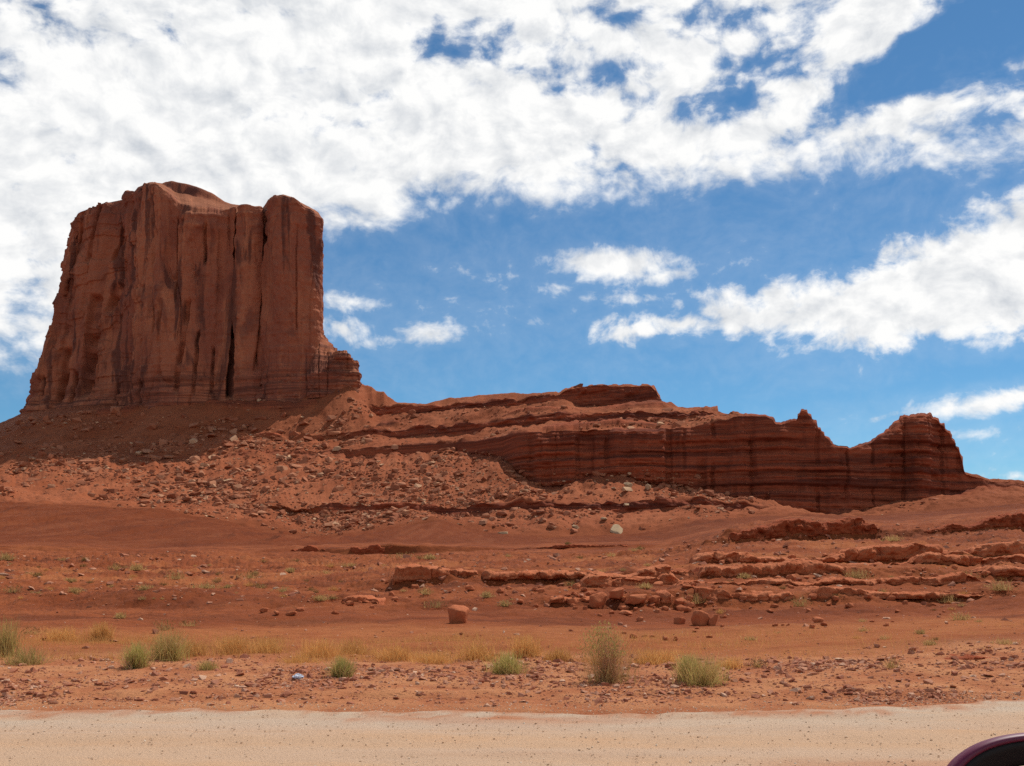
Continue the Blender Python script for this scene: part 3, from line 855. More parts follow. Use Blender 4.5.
# small discontinuous rock courses across the talus
tz = Zh + 3.0 * fbm(Xh / 50, 0, 0, 3, 88) - 0.004 * Xh
cour = np.maximum(0, vn(tz / 5.5, 0, 0, 87)) * sst(vn(Xh / 38, Zh / 12, 0, 89), 0.05, 0.5)
thin = sst(cour, 0.25, 0.4) * tal * front * band(1.3, 8.0, 0.3) * np.interp(HPX, [0, 180, 300, 640, 720], [1.0, 1.0, 1, 1, 0.3])
dz += 2.6 * thin
HP[:, :, 2] += dz
gul = -np.abs(vn(Xh / 20 + .5 * vn(Xh / 9, Yh / 40, 0, 92), Yh / 300, 0, 91)) + 0.3
HP[:, :, 2] += 2.4 * gul * tal * front * band(1.2, 4.0, 0.3)
soilm = np.clip((1 - sst(I_, 1.05, 1.5)) * 1.0 + 0.6 * band(4.9, 6.0, .1) * sst(HPX, 700, 760) + 0.75 * sst(HPX, 780, 860) * (1 - sst(I_, 3.3, 4.0)) + 0.35 * band(9, 10) * sst(HPX, 360, 380) + 0.25 * sst(vn(Xh / 40, Yh / 30, 0, 95), 0.0, 0.6), 0, 1) * tal
soilm = np.maximum(soilm, sst(HPX, 962, 975) * (1 - sst(HPX, 1100, 1300)) * sst(I_, 4.0, 4.6) * 0.6 * tal)
rock = np.clip(rock + 0.75 * sst(thin, 0.1, 0.6), 0, 1)
hill_attrs = {'rock': rock.ravel(), 'soil': soilm.ravel()}
k4 = int(np.argmin(np.abs(hid - 4.0)))
csplit = int(np.argmin(np.abs(PX - 470)))
nr, nc = HP.shape[:2]
HV = HP.reshape(-1, 3)
f_hill = np.concatenate([grid_faces(nr, nc, r1=k4 + 1), grid_faces(nr, nc, r0=k4, c1=csplit + 1)])
v, f, a = compact(HV, f_hill, hill_attrs)
tag(link_mesh('talus_hill', v, f, M_HILL, attrs=a), 'long red talus slope strewn with fallen blocks below the butte and cliffs', kind='structure')
v, f, a = compact(HV, grid_faces(nr, nc, r0=k4, c0=csplit), hill_attrs)
tag(link_mesh('banded_ridge', v, f, M_HILL, attrs=a), 'long low ridge with a dark red banded cliff and a saddle between two knobs', 'rock ridge')

# ------------------------------------------------------------------ the butte
def ring_solid(name, ctrl, mat, parent, dispf, spine=None, rows=300, cap=40, step=0.42, layered=None, stepped=False):
    """ctrl: column and row and distance at base and at rim; closes up over a spine"""
    c = np.array(ctrl, float)
    pb, yb, Yb, pt, yt, Yt = c.T
    B = np.stack([(pb - CX) / F * Yb, Yb, zof(yb, Yb)], 1)
    T = np.stack([(pt - CX) / F * Yt, Yt, zof(yt, Yt)], 1)
    n = len(B)
    seg = np.linalg.norm(np.roll(T, -1, 0)[:, :2] - T[:, :2], axis=1)
    ts = []
    for i in range(n):
        far = min(T[i, 1], T[(i + 1) % n, 1]) > 812
        k = max(2, int(seg[i] / (step * (8 if far else 1))))
        ts.append(i + np.arange(k) / k)
    q = np.concatenate(ts)
    ip = lambda A: np.stack([np.interp(q, np.arange(n + 1), np.append(A[:, k], A[0, k])) for k in range(3)], 1)
    b, t = ip(B), ip(T)

    def sm(A, s):
        r = int(3 * s) + 1
        kk = np.exp(-0.5 * (np.arange(-r, r + 1) / s) ** 2); kk /= kk.sum()
        p = np.concatenate([A[-r:], A, A[:r]], 0)
        return np.stack([np.convolve(p[:, k], kk, 'valid') for k in range(3)], 1)
    b, t = sm(b, 7), sm(t, 5)
    m = len(b)
    tt = np.linspace(-0.06, 1, rows)[:, None, None]
    P = b[None] + (t - b)[None] * np.concatenate([np.sign(tt) * np.abs(tt) ** 0.88] * 2 + [tt], 2)
    tang = np.roll(t, -1, 0) - np.roll(t, 1, 0)
    nrm = np.stack([tang[:, 1], -tang[:, 0]], 1)
    nrm /= np.linalg.norm(nrm, axis=1, keepdims=True) + 1e-9
    s = np.cumsum(np.linalg.norm(t[:, :2] - np.roll(t, 1, 0)[:, :2], axis=1))
    S = np.broadcast_to(s[None], P.shape[:2])
    TT = np.broadcast_to(tt[:, :, 0], P.shape[:2])
    px = CX + F * P[:, :, 0] / P[:, :, 1]
    py = HY - F * (P[:, :, 2] - EYE) / P[:, :, 1]
    frontf = P[:, :, 1] < 815
    D, dzt = dispf(P, S, TT, px, py, frontf)
    P[:, :, 0] += nrm[None, :, 0] * D
    P[:, :, 1] += nrm[None, :, 1] * D
    P[:, :, 2] += dzt
    rim = P[-1]
    caps = []
    for i in range(1, cap + 1):
        r = i / cap
        sx, sy, sz = spine(rim, t)
        pr = CX + F * rim[:, 0] / rim[:, 1]
        sho = sst(pr, 158, 178) * (1 - sst(pr, 210, 234))
        e = r * (1 - sho) + sho * np.interp(r, [0, .04, .72, .79, 1], [0, .12, .72, .98, 1])
        w = np.stack([rim[:, 0] + (sx - rim[:, 0]) * r, rim[:, 1] + (sy - rim[:, 1]) * r, rim[:, 2] + (sz - rim[:, 2]) * e], 1)
        w[:, 2] += (0.9 * fbm(w[:, 0] / 9, w[:, 1] / 9, 0, 3, 130) + 0.5 * np.round(2 * vn(w[:, 2] / 5, w[:, 0] / 60, 0, 131)) / 2) * math.sin(min(1, r * 1.3) * math.pi * 0.9)
        if stepped:
            jz = 1.3 * vn(w[:, 0] / 6, w[:, 1] / 6, 0, 133)
            w[:, 2] = np.round((w[:, 2] + jz) / 3.4) * 3.4 * 0.8 + w[:, 2] * 0.2 - jz * 0.5
            w[:, 0] += 1.6 * vn(w[:, 2] / 3.4, w[:, 1] / 9, 0, 134) * r
        caps.append(w)
    P = np.concatenate([P, np.array(caps)], 0)
    lay = layered(P) if layered else np.zeros(P.shape[:2])
    return link_mesh(name, P.reshape(-1, 3), grid_faces(P.shape[0], m, wrap=True), mat, parent, attrs={'layered': lay})


SLOTS = [(66, 348, 57, 402, 3.6, 5), (97, 296, 82, 398, 4.2, 6), (116, 282, 108, 312, 3.6, 4), (75, 372, 71, 402, 2.6, 4), (112, 378, 109, 402, 2.4, 3), (42, 376, 38, 404, 2.4, 3),
         (239, 204, 236, 335, 2.7, 9.5), (236, 325, 229, 397, 3.2, 8), (264.5, 200, 262, 310, 1.8, 4.2), (262, 295, 256, 372, 1.5, 3.0), (205, 222, 203, 262, 1.4, 2.6), (153, 225, 149, 330, 1.3, 2.2), (186, 300, 176, 392, 2.6, 3.0), (197, 330, 193, 398, 1.6, 2.5),
         (160, 300, 157, 345, 2.0, 2.0), (130, 205, 112, 260, 2.2, 3.5), (104, 206, 90, 262, 2.0, 3), (141, 380, 140, 404, 2, 2.5), (174, 215, 172, 300, 1.2, 1.6), (212, 345, 210, 398, 1.6, 2.4),
         (296, 225, 296, 330, 0.8, 0.9), (80, 225, 66, 285, 1.6, 2.2)]


def butte_disp(P, S, TT, px, py, fr):
    X, Y, Z = P[:, :, 0], P[:, :, 1], P[:, :, 2]
    w = S + 2.0 * vn(Z / 25, S / 40, 0, 99)
    tower = sst(px, 264, 270) * fr
    D = 4.8 * vn(w / 21, Z / 200, 0, 97) * (1 - 0.8 * tower) + 2.6 * vn(w / 13, Z / 120, 0, 100) * (1 - 0.6 * tower) + 1.2 * np.round(1.5 * vn(Z / 9.0, S / 14, 0, 98)) * (px < 140)
    D += 0.6 * vn(w / 5.2, Z / 70, 0, 101) * (1 - 0.6 * tower)
    c = (1 - np.abs(vn(w / 8.5, Z / 80, 0, 102))) ** 10
    D -= 2.6 * c * sst(vn(S / 20, Z / 45, 0, 103), -0.3, 0.5) * (1 - 0.7 * tower)
    sl = np.tanh(3 * vn(w / 7.5, Z / 34, 0, 104))              # spalled slabs
    D += 0.9 * sl * (1 - 0.5 * tower)
    ws = S + 1.2 * vn(Z / 14, S / 9, 0, 94) + 0.5 * vn(Z / 3.0, S / 3, 0, 93)
    D += 1.5 * np.tanh(7 * vn(ws / 13, Z / 70, 0, 95)) * (1 - 0.6 * tower) + 0.35 * np.tanh(9 * vn(ws / 4.4, Z / 19, 0, 92)) * (1 - 0.4 * tower)
    D += 0.55 * fbm(S / 3.0, Z / 3.5, 0, 4, 105)
    co = np.tanh(2 * (vn(Z / 4.2, S / 90, 0, 106) + 0.5 * vn(Z / 1.9, S / 60, 0, 107)))
    D += co * np.interp(TT, [0, 0.15, 0.28, 0.8, 1], [0.9, 0.7, 0.22, 0.2, 0.6])
    D += np.interp(TT, [-0.06, 0.0, 0.10, 0.22, 1], [3.0, 2.0, 0.9, 0, 0]) * np.where(px < 110, 0.4, 1.0)
    for x0, y0, x1, y1, wd, dep in SLOTS:
        t = np.clip((py - y0) / (y1 - y0), 0, 1)
        cx = x0 + (x1 - x0) * t + 0.6 * vn(Z / 6, 0, 0, int(x0))
        cov = sst(py, y0 - 3, y0 + 6) * (1 - sst(py, y1 - 6, y1 + 4))
        g = np.exp(-((px - cx) / (1.1 * wd)) ** 6)
        D -= 2.0 * dep * g * cov * fr * (0.8 + 0.4 * vn(Z / 7, 0, 0, int(y1)))
    # shallow alcove under the lit shoulder
    al = np.exp(-(((px - 207) / 22) ** 4)) * sst(py, 222 + 0.02 * (px - 207) ** 2, 240 + 0.02 * (px - 207) ** 2) * (1 - sst(py, 300, 400))
    D -= 3.4 * al * fr
    D -= 2.2 * np.exp(-((px - 142) / 10.0) ** 2) * fr * sst(TT, 0.1, 0.4)
    dz = np.zeros_like(D)
    top = sst(TT, 0.93, 1.0)
    dz += top * (2.2 * np.round(vn(S / 5.5, 0, 0, 110) * 1.8) / 1.8 + 1.0 * vn(S / 2.0, 0, 0, 111)) * np.where(px < 130, 0.75, 0.35)
    D -= 1.0 * sst(TT, 0.975, 1.0) ** 2
    return D, dz


SPX = [60, 76, 90, 105, 120, 130, 138, 150, 168, 185, 200, 215, 232, 245, 258, 263, 268, 274, 283, 292, 300, 312, 322]
SPY = [216, 213, 207, 202.5, 199, 196, 186, 181, 183, 186.5, 191, 197, 203, 205, 206, 207, 199, 195.5, 193.5, 196, 201, 207, 213]


def butte_spine(rim, t):
    px = np.clip(CX + F * t[:, 0] / t[:, 1], 80, 316)
    Y = np.interp(px, [76, 130, 150, 235, 262, 270, 320], [812, 800, 780, 772, 752, 748, 746])
    return (px - CX) / F * Y, Y, zof(np.interp(px, SPX, SPY) + 1.0, Y)


butte = empty('sandstone_butte', ((190 - CX) / F * 720, 720, 100))
tag(butte, 'tall flat topped red sandstone butte with a sheer fluted face, standing on the talus', 'butte')
butte_ctrl = [  # base column, row, distance; rim column, row, distance
    (31, 414, 808, 76, 215, 811), (54, 412, 800, 89, 209, 809), (82, 410, 786, 106, 204.5, 804), (108, 409, 766, 124, 200, 796), (124, 408, 748, 132, 195, 786), (134, 408, 728, 138, 187, 752), (142, 407, 720, 146, 183, 736), (150, 407, 716, 156, 184, 728),
    (160, 406, 713, 165, 192, 724), (168, 406, 712, 173, 204, 722), (188, 405, 711, 190, 211, 721), (214, 404, 713, 217, 210, 722), (232, 403, 716, 234, 206, 725), (238, 402, 719, 239, 208, 729), (246, 401, 714, 246, 206, 723),
    (258, 399, 715, 259, 207, 723), (264, 398, 718, 265, 209, 727), (268, 397, 705, 268, 200, 712), (275, 396, 700, 275, 196, 707), (284, 396, 699, 284, 194.5, 705), (293, 395, 698, 293, 197, 704), (301, 394, 699, 302, 203, 704), (314, 393, 702, 315, 209, 707), (321, 393, 709, 321.5, 217, 714),
    (322, 392, 726, 322, 219, 730), (316, 392, 800, 314, 216, 790), (290, 392, 880, 285, 218, 865), (200, 392, 930, 205, 222, 905), (110, 392, 930, 125, 222, 905), (40, 392, 880, 82, 220, 866)]


def local(o, par):
    """keep world coordinates while parented"""
    o.parent = par
    o.matrix_parent_inverse = Matrix.Translation(-par.location)
    return o


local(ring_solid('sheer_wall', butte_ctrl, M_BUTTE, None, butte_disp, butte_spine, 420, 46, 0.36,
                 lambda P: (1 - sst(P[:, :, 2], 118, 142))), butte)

ped_ctrl = [
    (246, 404, 712, 248, 392, 716), (262, 402, 705, 264, 383, 708), (280, 400, 700, 281, 377, 702), (300, 398, 697, 300, 375, 699), (318, 396, 695, 318, 372, 697), (330, 395, 694, 330, 366, 697), (337, 394, 694, 336, 353, 699),
    (348, 392, 694, 347, 350, 698), (351, 391, 694, 350, 352, 698), (353, 391, 695, 352, 360, 699), (358, 390, 696, 357, 363, 700), (360, 389, 706, 359, 366, 708), (352, 389, 730, 352, 362, 730), (322, 388, 745, 324, 340, 740), (260, 388, 745, 262, 372, 742)]


def ped_disp(P, S, TT, px, py, fr):
    Z = P[:, :, 2]
    co = np.tanh(2.5 * vn(Z / 3.6, S / 80, 0, 140)) * 1.2 + 0.5 * vn(Z / 1.4, S / 30, 0, 141)
    D = co * np.interp(TT, [0, .1, .9, 1], [.6, 1, 1, .2]) + 1.2 * np.tanh(2.5 * vn(S / 5.0, Z / 14, 0, 142)) + 0.6 * fbm(S / 2.2, Z / 2.2, 0, 3, 143)
    D -= 1.0 * (1 - np.abs(vn(S / 6.5, Z / 30, 0, 144))) ** 9 * 2
    return D, np.zeros_like(D) + sst(TT, 0.9, 1) * 0.9 * np.round(2 * vn(S / 4.0, 0, 0, 145)) / 2


def ped_spine(rim, t):
    px = np.clip(CX + F * t[:, 0] / t[:, 1], 262, 350)
    Y = np.full_like(px, 722)
    return (px - CX) / F * Y, Y, zof(np.interp(px, [262, 300, 316, 320, 324, 329, 334, 340, 347, 352], [368, 345, 314, 316, 333, 343, 353, 355, 352, 362]), Y)


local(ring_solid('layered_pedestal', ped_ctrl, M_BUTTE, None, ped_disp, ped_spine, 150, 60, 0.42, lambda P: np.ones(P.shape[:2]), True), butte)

# ------------------------------------------------------------------ road and far plain
rx = np.concatenate([np.arange(-400, -12, 4.0), np.arange(-12, 12, 0.08), np.arange(12, 404, 4.0)])
redge = np.interp(rx, [-400, -60, -14, -6, 0, 3.5, 6.2, 14, 60, 400], [22, 14.5, 12.5, 12.05, 11.75, 11.95, 12.75, 14.2, 20, 60])
redge = smooth1(redge, 8) + 0.10 * vn(rx / 0.9, 0, 0, 150) + 0.09 * vn(rx / 0.3, 0, 0, 151)
nrow = 90
tr = np.linspace(0, 1, nrow) ** 0.75
RY = -7 + (redge[None] + 7) * tr[:, None]
RX = np.broadcast_to(rx[None], RY.shape)
de = redge[None] - RY
RZ = 0.035 + 0.012 * fbm(RX / 1.2, RY / 0.5, 0, 3, 152) + 0.008 * fbm(RX / 0.25, RY / 0.2, 0, 2, 153)
RZ = RZ - 0.10 * (1 - sst(de, 0.0, 0.25)) - 0.03 * (RX != 0) * 0
tkm = sum(np.exp(-((RY - y_ - 0.12 * vn(RX / 7.0, 0, 0, 160 + k_)) / w_) ** 2) for k_, (y_, w_) in enumerate([(8.9, 0.16), (9.75, 0.22), (10.35, 0.12), (11.1, 0.17)]))
tkm = tkm * np.clip(0.65 + 0.6 * vn(RX / 2.5, RY / 0.6, 0, 165), 0.1, 1)
RZ = RZ - 0.012 * tkm
edge_a = (1 - sst(de + 0.4 * vn(RX / 2, RY, 0, 154), 0.5, 2.0))
road = link_mesh('road', np.stack([RX, RY, RZ], 2).reshape(-1, 3), grid_faces(*RY.shape), M_ROAD, attrs={'edge': edge_a, 'track': 0.55 * np.clip(tkm, 0, 1), 'dust': np.clip((1 - sst(de + 0.4 * vn(RX / 0.7, RY / 0.3, 0, 155) + 0.35 * vn(RX / 0.15, RY / 0.1, 0, 156), 0.05, 0.75)) * 0.95 + 0.45 * sst(vn(RX / 3.0, RY / 0.5, 0, 157), 0.3, 0.8), 0, 1)})
tag(road, 'pale gravel road crossing the bottom of the view', kind='structure')
pl = np.concatenate([-np.geomspace(30000, 60, 16), np.linspace(-50, 50, 9), np.geomspace(60, 30000, 16)])
PXX, PYY = np.meshgrid(pl, pl)
PZZ = -6.0 + 0 * PXX
PZZ[(np.abs(PXX) < 70) & (PYY < 9) & (PYY > -2000)] = -0.15
PZZ[(PYY < 9)] = -0.15
plain = link_mesh('desert_plain_terrain', np.stack([PXX, PYY, PZZ], 2).reshape(-1, 3), grid_faces(*PXX.shape), M_SOIL)
tag(plain, 'flat red desert reaching to the horizon', kind='structure')

# ------------------------------------------------------------------ ray helper: where a line of sight meets the ground
def bvh_of(o):
    me = o.data
    vv = np.empty(len(me.vertices) * 3, np.float32); me.vertices.foreach_get('co', vv)
    return BVHTree.FromPolygons(vv.reshape(-1, 3).tolist(), [tuple(p.vertices) for p in me.polygons])


BV = bvh_of(terrain)
CAMV = Vector((0, 0, EYE))


def hit(px, py):
    d = Vector(((px - CX) / F, 1, (HY - py) / F)).normalized()
    p, n, i, t = BV.ray_cast(CAMV, d)
    if p is None:
        Y = 1785.0 / max(1, (py - HY))
        return Vector(((px - CX) / F * Y, Y, 0))
    return p


def ground(x, y):
    p, n, i, t = BV.ray_cast(Vector((x, y, 60)), Vector((0, 0, -1)))
    return p if p is not None else Vector((x, y, 0))


# ------------------------------------------------------------------ rock ledges
def ledge(name, px0, px1, lf, lt, mat, label, seed, step=1.0, jut=0.5, block=2.2, under=0.5, rows=44, top_over=0.1, fade=10, back=3.0, gap=0.35, hs=1.28, grain=0.75):
    step, rows = 0.5, rows + 24
    """outcrop of a hard bed: follows the step of the ground from lf (foot) to lt (top)"""
    p = np.arange(px0, px1 + step, step)
    Yf, zf = np.interp(p, PX, lf[0]), np.interp(p, PX, lf[1])
    Yt, zt = np.interp(p, PX, lt[0]), np.interp(p, PX, lt[1])
    Y0 = (Yf + Yt) / 2
    X = (p - CX) / F * Y0
    H = np.maximum(zt - zf, 0.05)
    env = sst(p, px0, px0 + fade) * (1 - sst(p, px1 - fade, px1))
    # blocks along the bed
    rs = np.random.RandomState(seed)
    edges = [X[0] - 1]
    while edges[-1] < X[-1] + 1:
        edges.append(edges[-1] + block * (0.35 + 1.5 * rs.rand()))
    edges = np.array(edges)
    k = np.searchsorted(edges, X) - 1
    off = (rs.rand(len(edges) + 1) - 0.5)
    hgt = (rs.rand(len(edges) + 1) - 0.6)
    gone = (rs.rand(len(edges) + 1) < gap * 0.5)
    dist = np.minimum(X - edges[k], edges[np.minimum(k + 1, len(edges) - 1)] - X)
    crack = np.exp(-(dist / (0.10 * block)) ** 2)
    fx = off[k] * jut * 1.3 - crack * jut * 0.35 - gone[k] * jut * 1.2
    fx = smooth1(fx, 1.0 / step)
    hx = smooth1(hgt[k] * 0.22 - crack * 0.06 - gone[k] * 0.25, 1.2 / step)
    H = H * hs * np.clip(0.95 + 0.55 * vn(X / 5.0, 0, 0, seed + 40) + 0.3 * vn(X / 1.9, 0, 0, seed + 41), 0.45, 1.5)
    zf = zf - 0.2 * H
    prof = np.array([(-back, 0.72), (-back * 0.55, 0.97), (-0.9 * jut, 1.03), (-0.12 * jut, 1.02), (0.16 * jut, 0.97), (0.22 * jut, 0.84), (0.28 * jut, 0.66), (0.16 * jut, 0.60), (0.24 * jut, 0.52), (0.12 * jut, 0.36),
                     (-under * 0.55, 0.28), (-under, 0.10), (-under * 1.1, -0.25), (-under * 1.2, -0.8)])
    cl = np.concatenate([[0], np.cumsum(np.hypot(np.diff(prof[:, 0]), np.diff(prof[:, 1]) * H.mean()))])
    q = np.linspace(0, cl[-1], rows)
    d = np.interp(q, cl, prof[:, 0])[:, None]
    h = np.interp(q, cl, prof[:, 1])[:, None]
    wf = np.exp(-((h - 0.75) / 0.45) ** 2) * sst(d, -back * 0.7, -back * 0.1)
    Yp = Y0[None] - d - fx[None] * wf
    hh = h * (1 + hx[None] * (h > 0.3))
    Zp = zf[None] + H[None] * hh * (0.35 + 0.65 * env[None]) + top_over * env[None] * (h > 0.3) - (1 - env[None]) * (0.3 + 0.8 * H.mean())
    Xp = np.broadcast_to(X[None], Yp.shape) + 0
    sc = max(0.25, H.mean()) * grain
    wx = Xp + 0.35 * sc * vn(Xp / sc, Zp / sc, 0, seed + 7)
    n1 = fbm(Xp / (0.9 * sc), Zp / (0.55 * sc), Yp / (0.9 * sc), 5, seed + 1, 0.6)
    n2 = np.tanh(5 * vn(wx / (0.9 * sc), Zp / (0.42 * sc), 0, seed + 2))
    n4 = np.tanh(4 * vn(wx / (0.38 * sc), Zp / (0.20 * sc), 0, seed + 4))
    ck = (1 - np.abs(vn(wx / (0.8 * sc), Zp / (1.6 * sc), 0, seed + 5))) ** 8
    Yp = Yp - (0.22 * n1 + 0.13 * n2 + 0.08 * n4 - 0.20 * ck) * sc * (0.4 + 0.6 * env[None])
    Zp = Zp + (0.13 * fbm(Xp / (0.7 * sc), Yp / (0.7 * sc), 0, 4, seed + 3) + 0.07 * np.tanh(4 * vn(Xp / (0.6 * sc), Yp / (0.9 * sc), 0, seed + 6))) * sc * (h > 0.45)
    Xp = Xp + 0.10 * sc * vn(Zp / (0.3 * sc), Xp / (1.5 * sc), 0, seed + 8)
    P = np.stack([Xp, Yp, Zp], 2)
    o = link_mesh(name, P.reshape(-1, 3), grid_faces(*P.shape[:2], flip=True), mat)
    return tag(o, label, 'rock ledge', 'rock ledges on the red slope')


ledge('rock_ledge', 388, 700, La0, La1, M_LEDGE, 'long orange red ledge running above the lone boulder and the tall bush', 200, 0.7, 0.6, 2.4, 0.45, 46, 0.16, 8)
ledge('rock_ledge', 690, 1110, La0, La1, M_LEDGE, 'lower middle orange ledge at right, stacked between two other broken ledges', 210, 0.7, 0.7, 2.0, 0.4, 44, 0.12, 12, gap=0.15)
ledge('rock_ledge', 686, 1110, Lb0, Lb1, M_LEDGE, 'blocky pale topped ledge at right, longest one under the dark red banks', 220, 0.7, 0.8, 3.0, 0.5, 46, 0.16, 10, gap=0.15)
ledge('rock_ledge', 692, 800, Lz0, Lz1, M_LEDGE, 'overhanging ledge with deep shade beneath, just behind the split boulder', 230, 0.7, 0.8, 2.2, 1.2, 46, 0.10, 6)
ledge('rock_ledge', 800, 1000, Lz0, Lz1, M_LEDGE, 'low broken ledge along the top of the hollow slope at right', 240, 0.7, 0.5, 1.5, 0.7, 40, 0.04, 20, gap=0.25)
ledge('rock_ledge', 540, 680, Lz0, Lz1, M_LEDGE, 'rubbly broken ledge of rounded blocks behind the tall bush', 250, 0.7, 0.7, 1.6, 0.7, 44, 0.05, 12, gap=0.25)
ledge('rock_ledge', 334, 384, Lz0, Lz1, M_LEDGE, 'short low ledge of thin slabs at the left end of the outcrops', 260, 0.7, 0.4, 1.2, 0.5, 34, 0.05, 8, gap=0.15)
ledge('rock_ledge', 718, 888, Lc0, Lc1, M_SHALE, 'dark red crumbly bank below the ridge, above the pale topped ledge', 280, 0.7, 0.9, 2.6, 0.4, 44, 0.1, 12, gap=0.1, hs=1.12, grain=0.5)
ledge('rock_ledge', 906, 1120, Lc0, Lc1, M_SHALE, 'dark red crumbly bank rising towards the far right', 290, 0.7, 0.9, 3.0, 0.4, 44, 0.1, 12, gap=0.1, hs=1.15, grain=0.5)
ledge('rock_ledge', 235, 440, Ld0, Ld1, M_SHALE, 'thin dark red ledge at the foot of the smooth slope', 300, 0.7, 0.9, 4.0, 0.6, 34, 0.0, 30, hs=0.95, grain=0.5)
ledge('rock_ledge', 470, 668, Ld0, Ld1, M_SHALE, 'faint thin ledge line across the smooth red slope in the middle', 310, 0.7, 0.5, 3.0, 0.3, 24, 0.0, 40, hs=1.1, grain=0.6)
def between(a, t, hgt):
    Y = a[0] + t
    z = np.array([np.interp(PX, PX, np.interp(Y[i], gY[:, i], gZ[:, i]) * np.ones(1))[0] for i in range(NC)]) if False else np.array([np.interp(Y[i], gY[:, i], gZ[:, i]) for i in range(NC)])
    z = smooth1(z, 6)
    return [Y - 0.3, z - 0.12], [Y + 0.3, z + hgt]


ledge('rock_ledge', 652, 1010, *between(Lz1, 4.5, 0.30), M_LEDGE, 'thin rubble ledge tucked between the lowest and the middle ledges at right', 330, 0.7, 0.5, 1.6, 0.4, 36, 0.05, 30, back=1.6, gap=0.6)
ledge('rock_ledge', 760, 1080, *between(La1, 6.5, 0.35), M_LEDGE, 'thin slabby ledge just below the blocky pale topped one at right', 340, 0.7, 0.6, 1.8, 0.4, 36, 0.05, 40, back=1.8, gap=0.6)
ledge('rock_ledge', 560, 700, *between(Lz1, 6.0, 0.32), M_LEDGE, 'thin rubble ledge under the long ledge, behind the tall bush', 350, 0.7, 0.5, 1.4, 0.4, 36, 0.05, 30, back=1.6, gap=0.6)
eb0 = [np.full(NC, 16.4), np.interp(PX, [0, 920, 1020, 1500], [0.0, 0.02, 0.04, 0.1]) - 0.03]
eb1 = [np.full(NC, 16.9), np.interp(PX, [0, 925, 975, 1015, 1060, 1500], [0.0, 0.08, 0.22, 0.12, 0.10, 0.1])]
ledge('earth_bank', 926, 1030, eb0, eb1, M_SHALE, 'small dark red earth bank beside the road verge at right', 320, 0.7, 0.16, 0.9, 0.12, 34, 0.0, 26, back=0.9)

# ------------------------------------------------------------------ loose rock
def hull_rock(seed, flat=0.6, n=18, rough=0.0, bevel=0.0):
    rs = np.random.RandomState(seed)
    p = rs.randn(n, 3)
    p /= np.linalg.norm(p, axis=1, keepdims=True)
    p = np.sign(p) * np.abs(p) ** 0.75
    p *= np.array([0.5, 0.5 * (0.6 + 0.5 * rs.rand()), 0.5 * flat * (0.7 + 0.6 * rs.rand())])
    p *= 0.85 + 0.3 * rs.rand(n, 1)
    bm = bmesh.new()
    for q in p:
        bm.verts.new(q)
    r = bmesh.ops.convex_hull(bm, input=bm.verts)
    bmesh.ops.delete(bm, geom=[g for g in r['geom_interior'] if isinstance(g, bmesh.types.BMVert)], context='VERTS')
    if bevel:
        bmesh.ops.bevel(bm, geom=bm.edges[:], offset=bevel, segments=1, affect='EDGES', profile=0.6, clamp_overlap=True)
        bmesh.ops.triangulate(bm, faces=bm.faces[:])
    lim = 1.03 * float(np.abs(p).max())
    for v_ in bm.verts:
        for k_ in range(3):
            v_.co[k_] = max(-lim, min(lim, v_.co[k_]))
        if v_.co.length > 0.8:
            v_.co *= 0.8 / v_.co.length
    if rough:
        bmesh.ops.subdivide_edges(bm, edges=bm.edges[:], cuts=2, use_grid_fill=True)
        bmesh.ops.triangulate(bm, faces=bm.faces[:])
        cc = np.array([v_.co[:] for v_ in bm.verts])
        k_ = 1 + rough * fbm(cc[:, 0] * 3.5, cc[:, 1] * 3.5, cc[:, 2] * 5 + seed % 97, 3, seed)
        for v_, f_ in zip(bm.verts, k_):
            v_.co = v_.co * float(f_)
    bm.verts.ensure_lookup_table()
    V_ = np.array([v_.co[:] for v_ in bm.verts])
    bmesh.ops.triangulate(bm, faces=bm.faces[:])
    F_ = np.array([[v_.index for v_ in f_.verts] for f_ in bm.faces])
    bm.free()
    return V_, F_


def rock_mesh(name, V_, F_, mat, smooth=False):
    me = bpy.data.meshes.new(name)
    me.from_pydata(V_.tolist(), [], F_.tolist())
    me.materials.append(mat)
    for p_ in me.polygons:
        p_.use_smooth = smooth
    return me


def rot_m(a, tx, ty):
    ca, sa = math.cos(a), math.sin(a)
    Rz = np.array([[ca, -sa, 0], [sa, ca, 0], [0, 0, 1]])
    c, s = math.cos(tx), math.sin(tx)
    Rx = np.array([[1, 0, 0], [0, c, -s], [0, s, c]])
    c, s = math.cos(ty), math.sin(ty)
    Ry = np.array([[c, 0, s], [0, 1, 0], [-s, 0, c]])
    return Rz @ Rx @ Ry


def scatter(name, variants, spots, mat, n_things, label, cat, group, stuff_name, stuff_label):
    """the largest n_things become objects of their own, the rest one object of stuff"""
    order = np.argsort([-s[4] for s in spots])
    meshes = [rock_mesh(name, V_, F_, mat) for V_, F_ in variants]
    vs_, fs_, base = [], [], 0
    for rank, i in enumerate(order):
        x, y, z, size, pxs, rot, k, tx, ty, sc3 = spots[i]
        if rank < n_things:
            o = bpy.data.objects.new(name, meshes[k])
            M3 = Matrix(rot_m(rot, tx, ty).tolist()).to_4x4()
            o.matrix_world = Matrix.Translation((x, y, z)) @ M3 @ Matrix.Diagonal((size * sc3[0], size * sc3[1], size * sc3[2], 1))
            COL.objects.link(o)
            tag(o, label, cat, group)
        else:
            V_, F_ = variants[k]
            q = (V_ * size * np.array(sc3)) @ rot_m(rot, tx, ty).T + np.array([x, y, z])
            vs_.append(q); fs_.append(F_ + base); base += len(V_)
    if vs_:
        o = link_mesh(stuff_name, np.concatenate(vs_), np.concatenate(fs_), mat, smooth=False)
        tag(o, stuff_label, kind='stuff')


rng = np.random.RandomState(7)


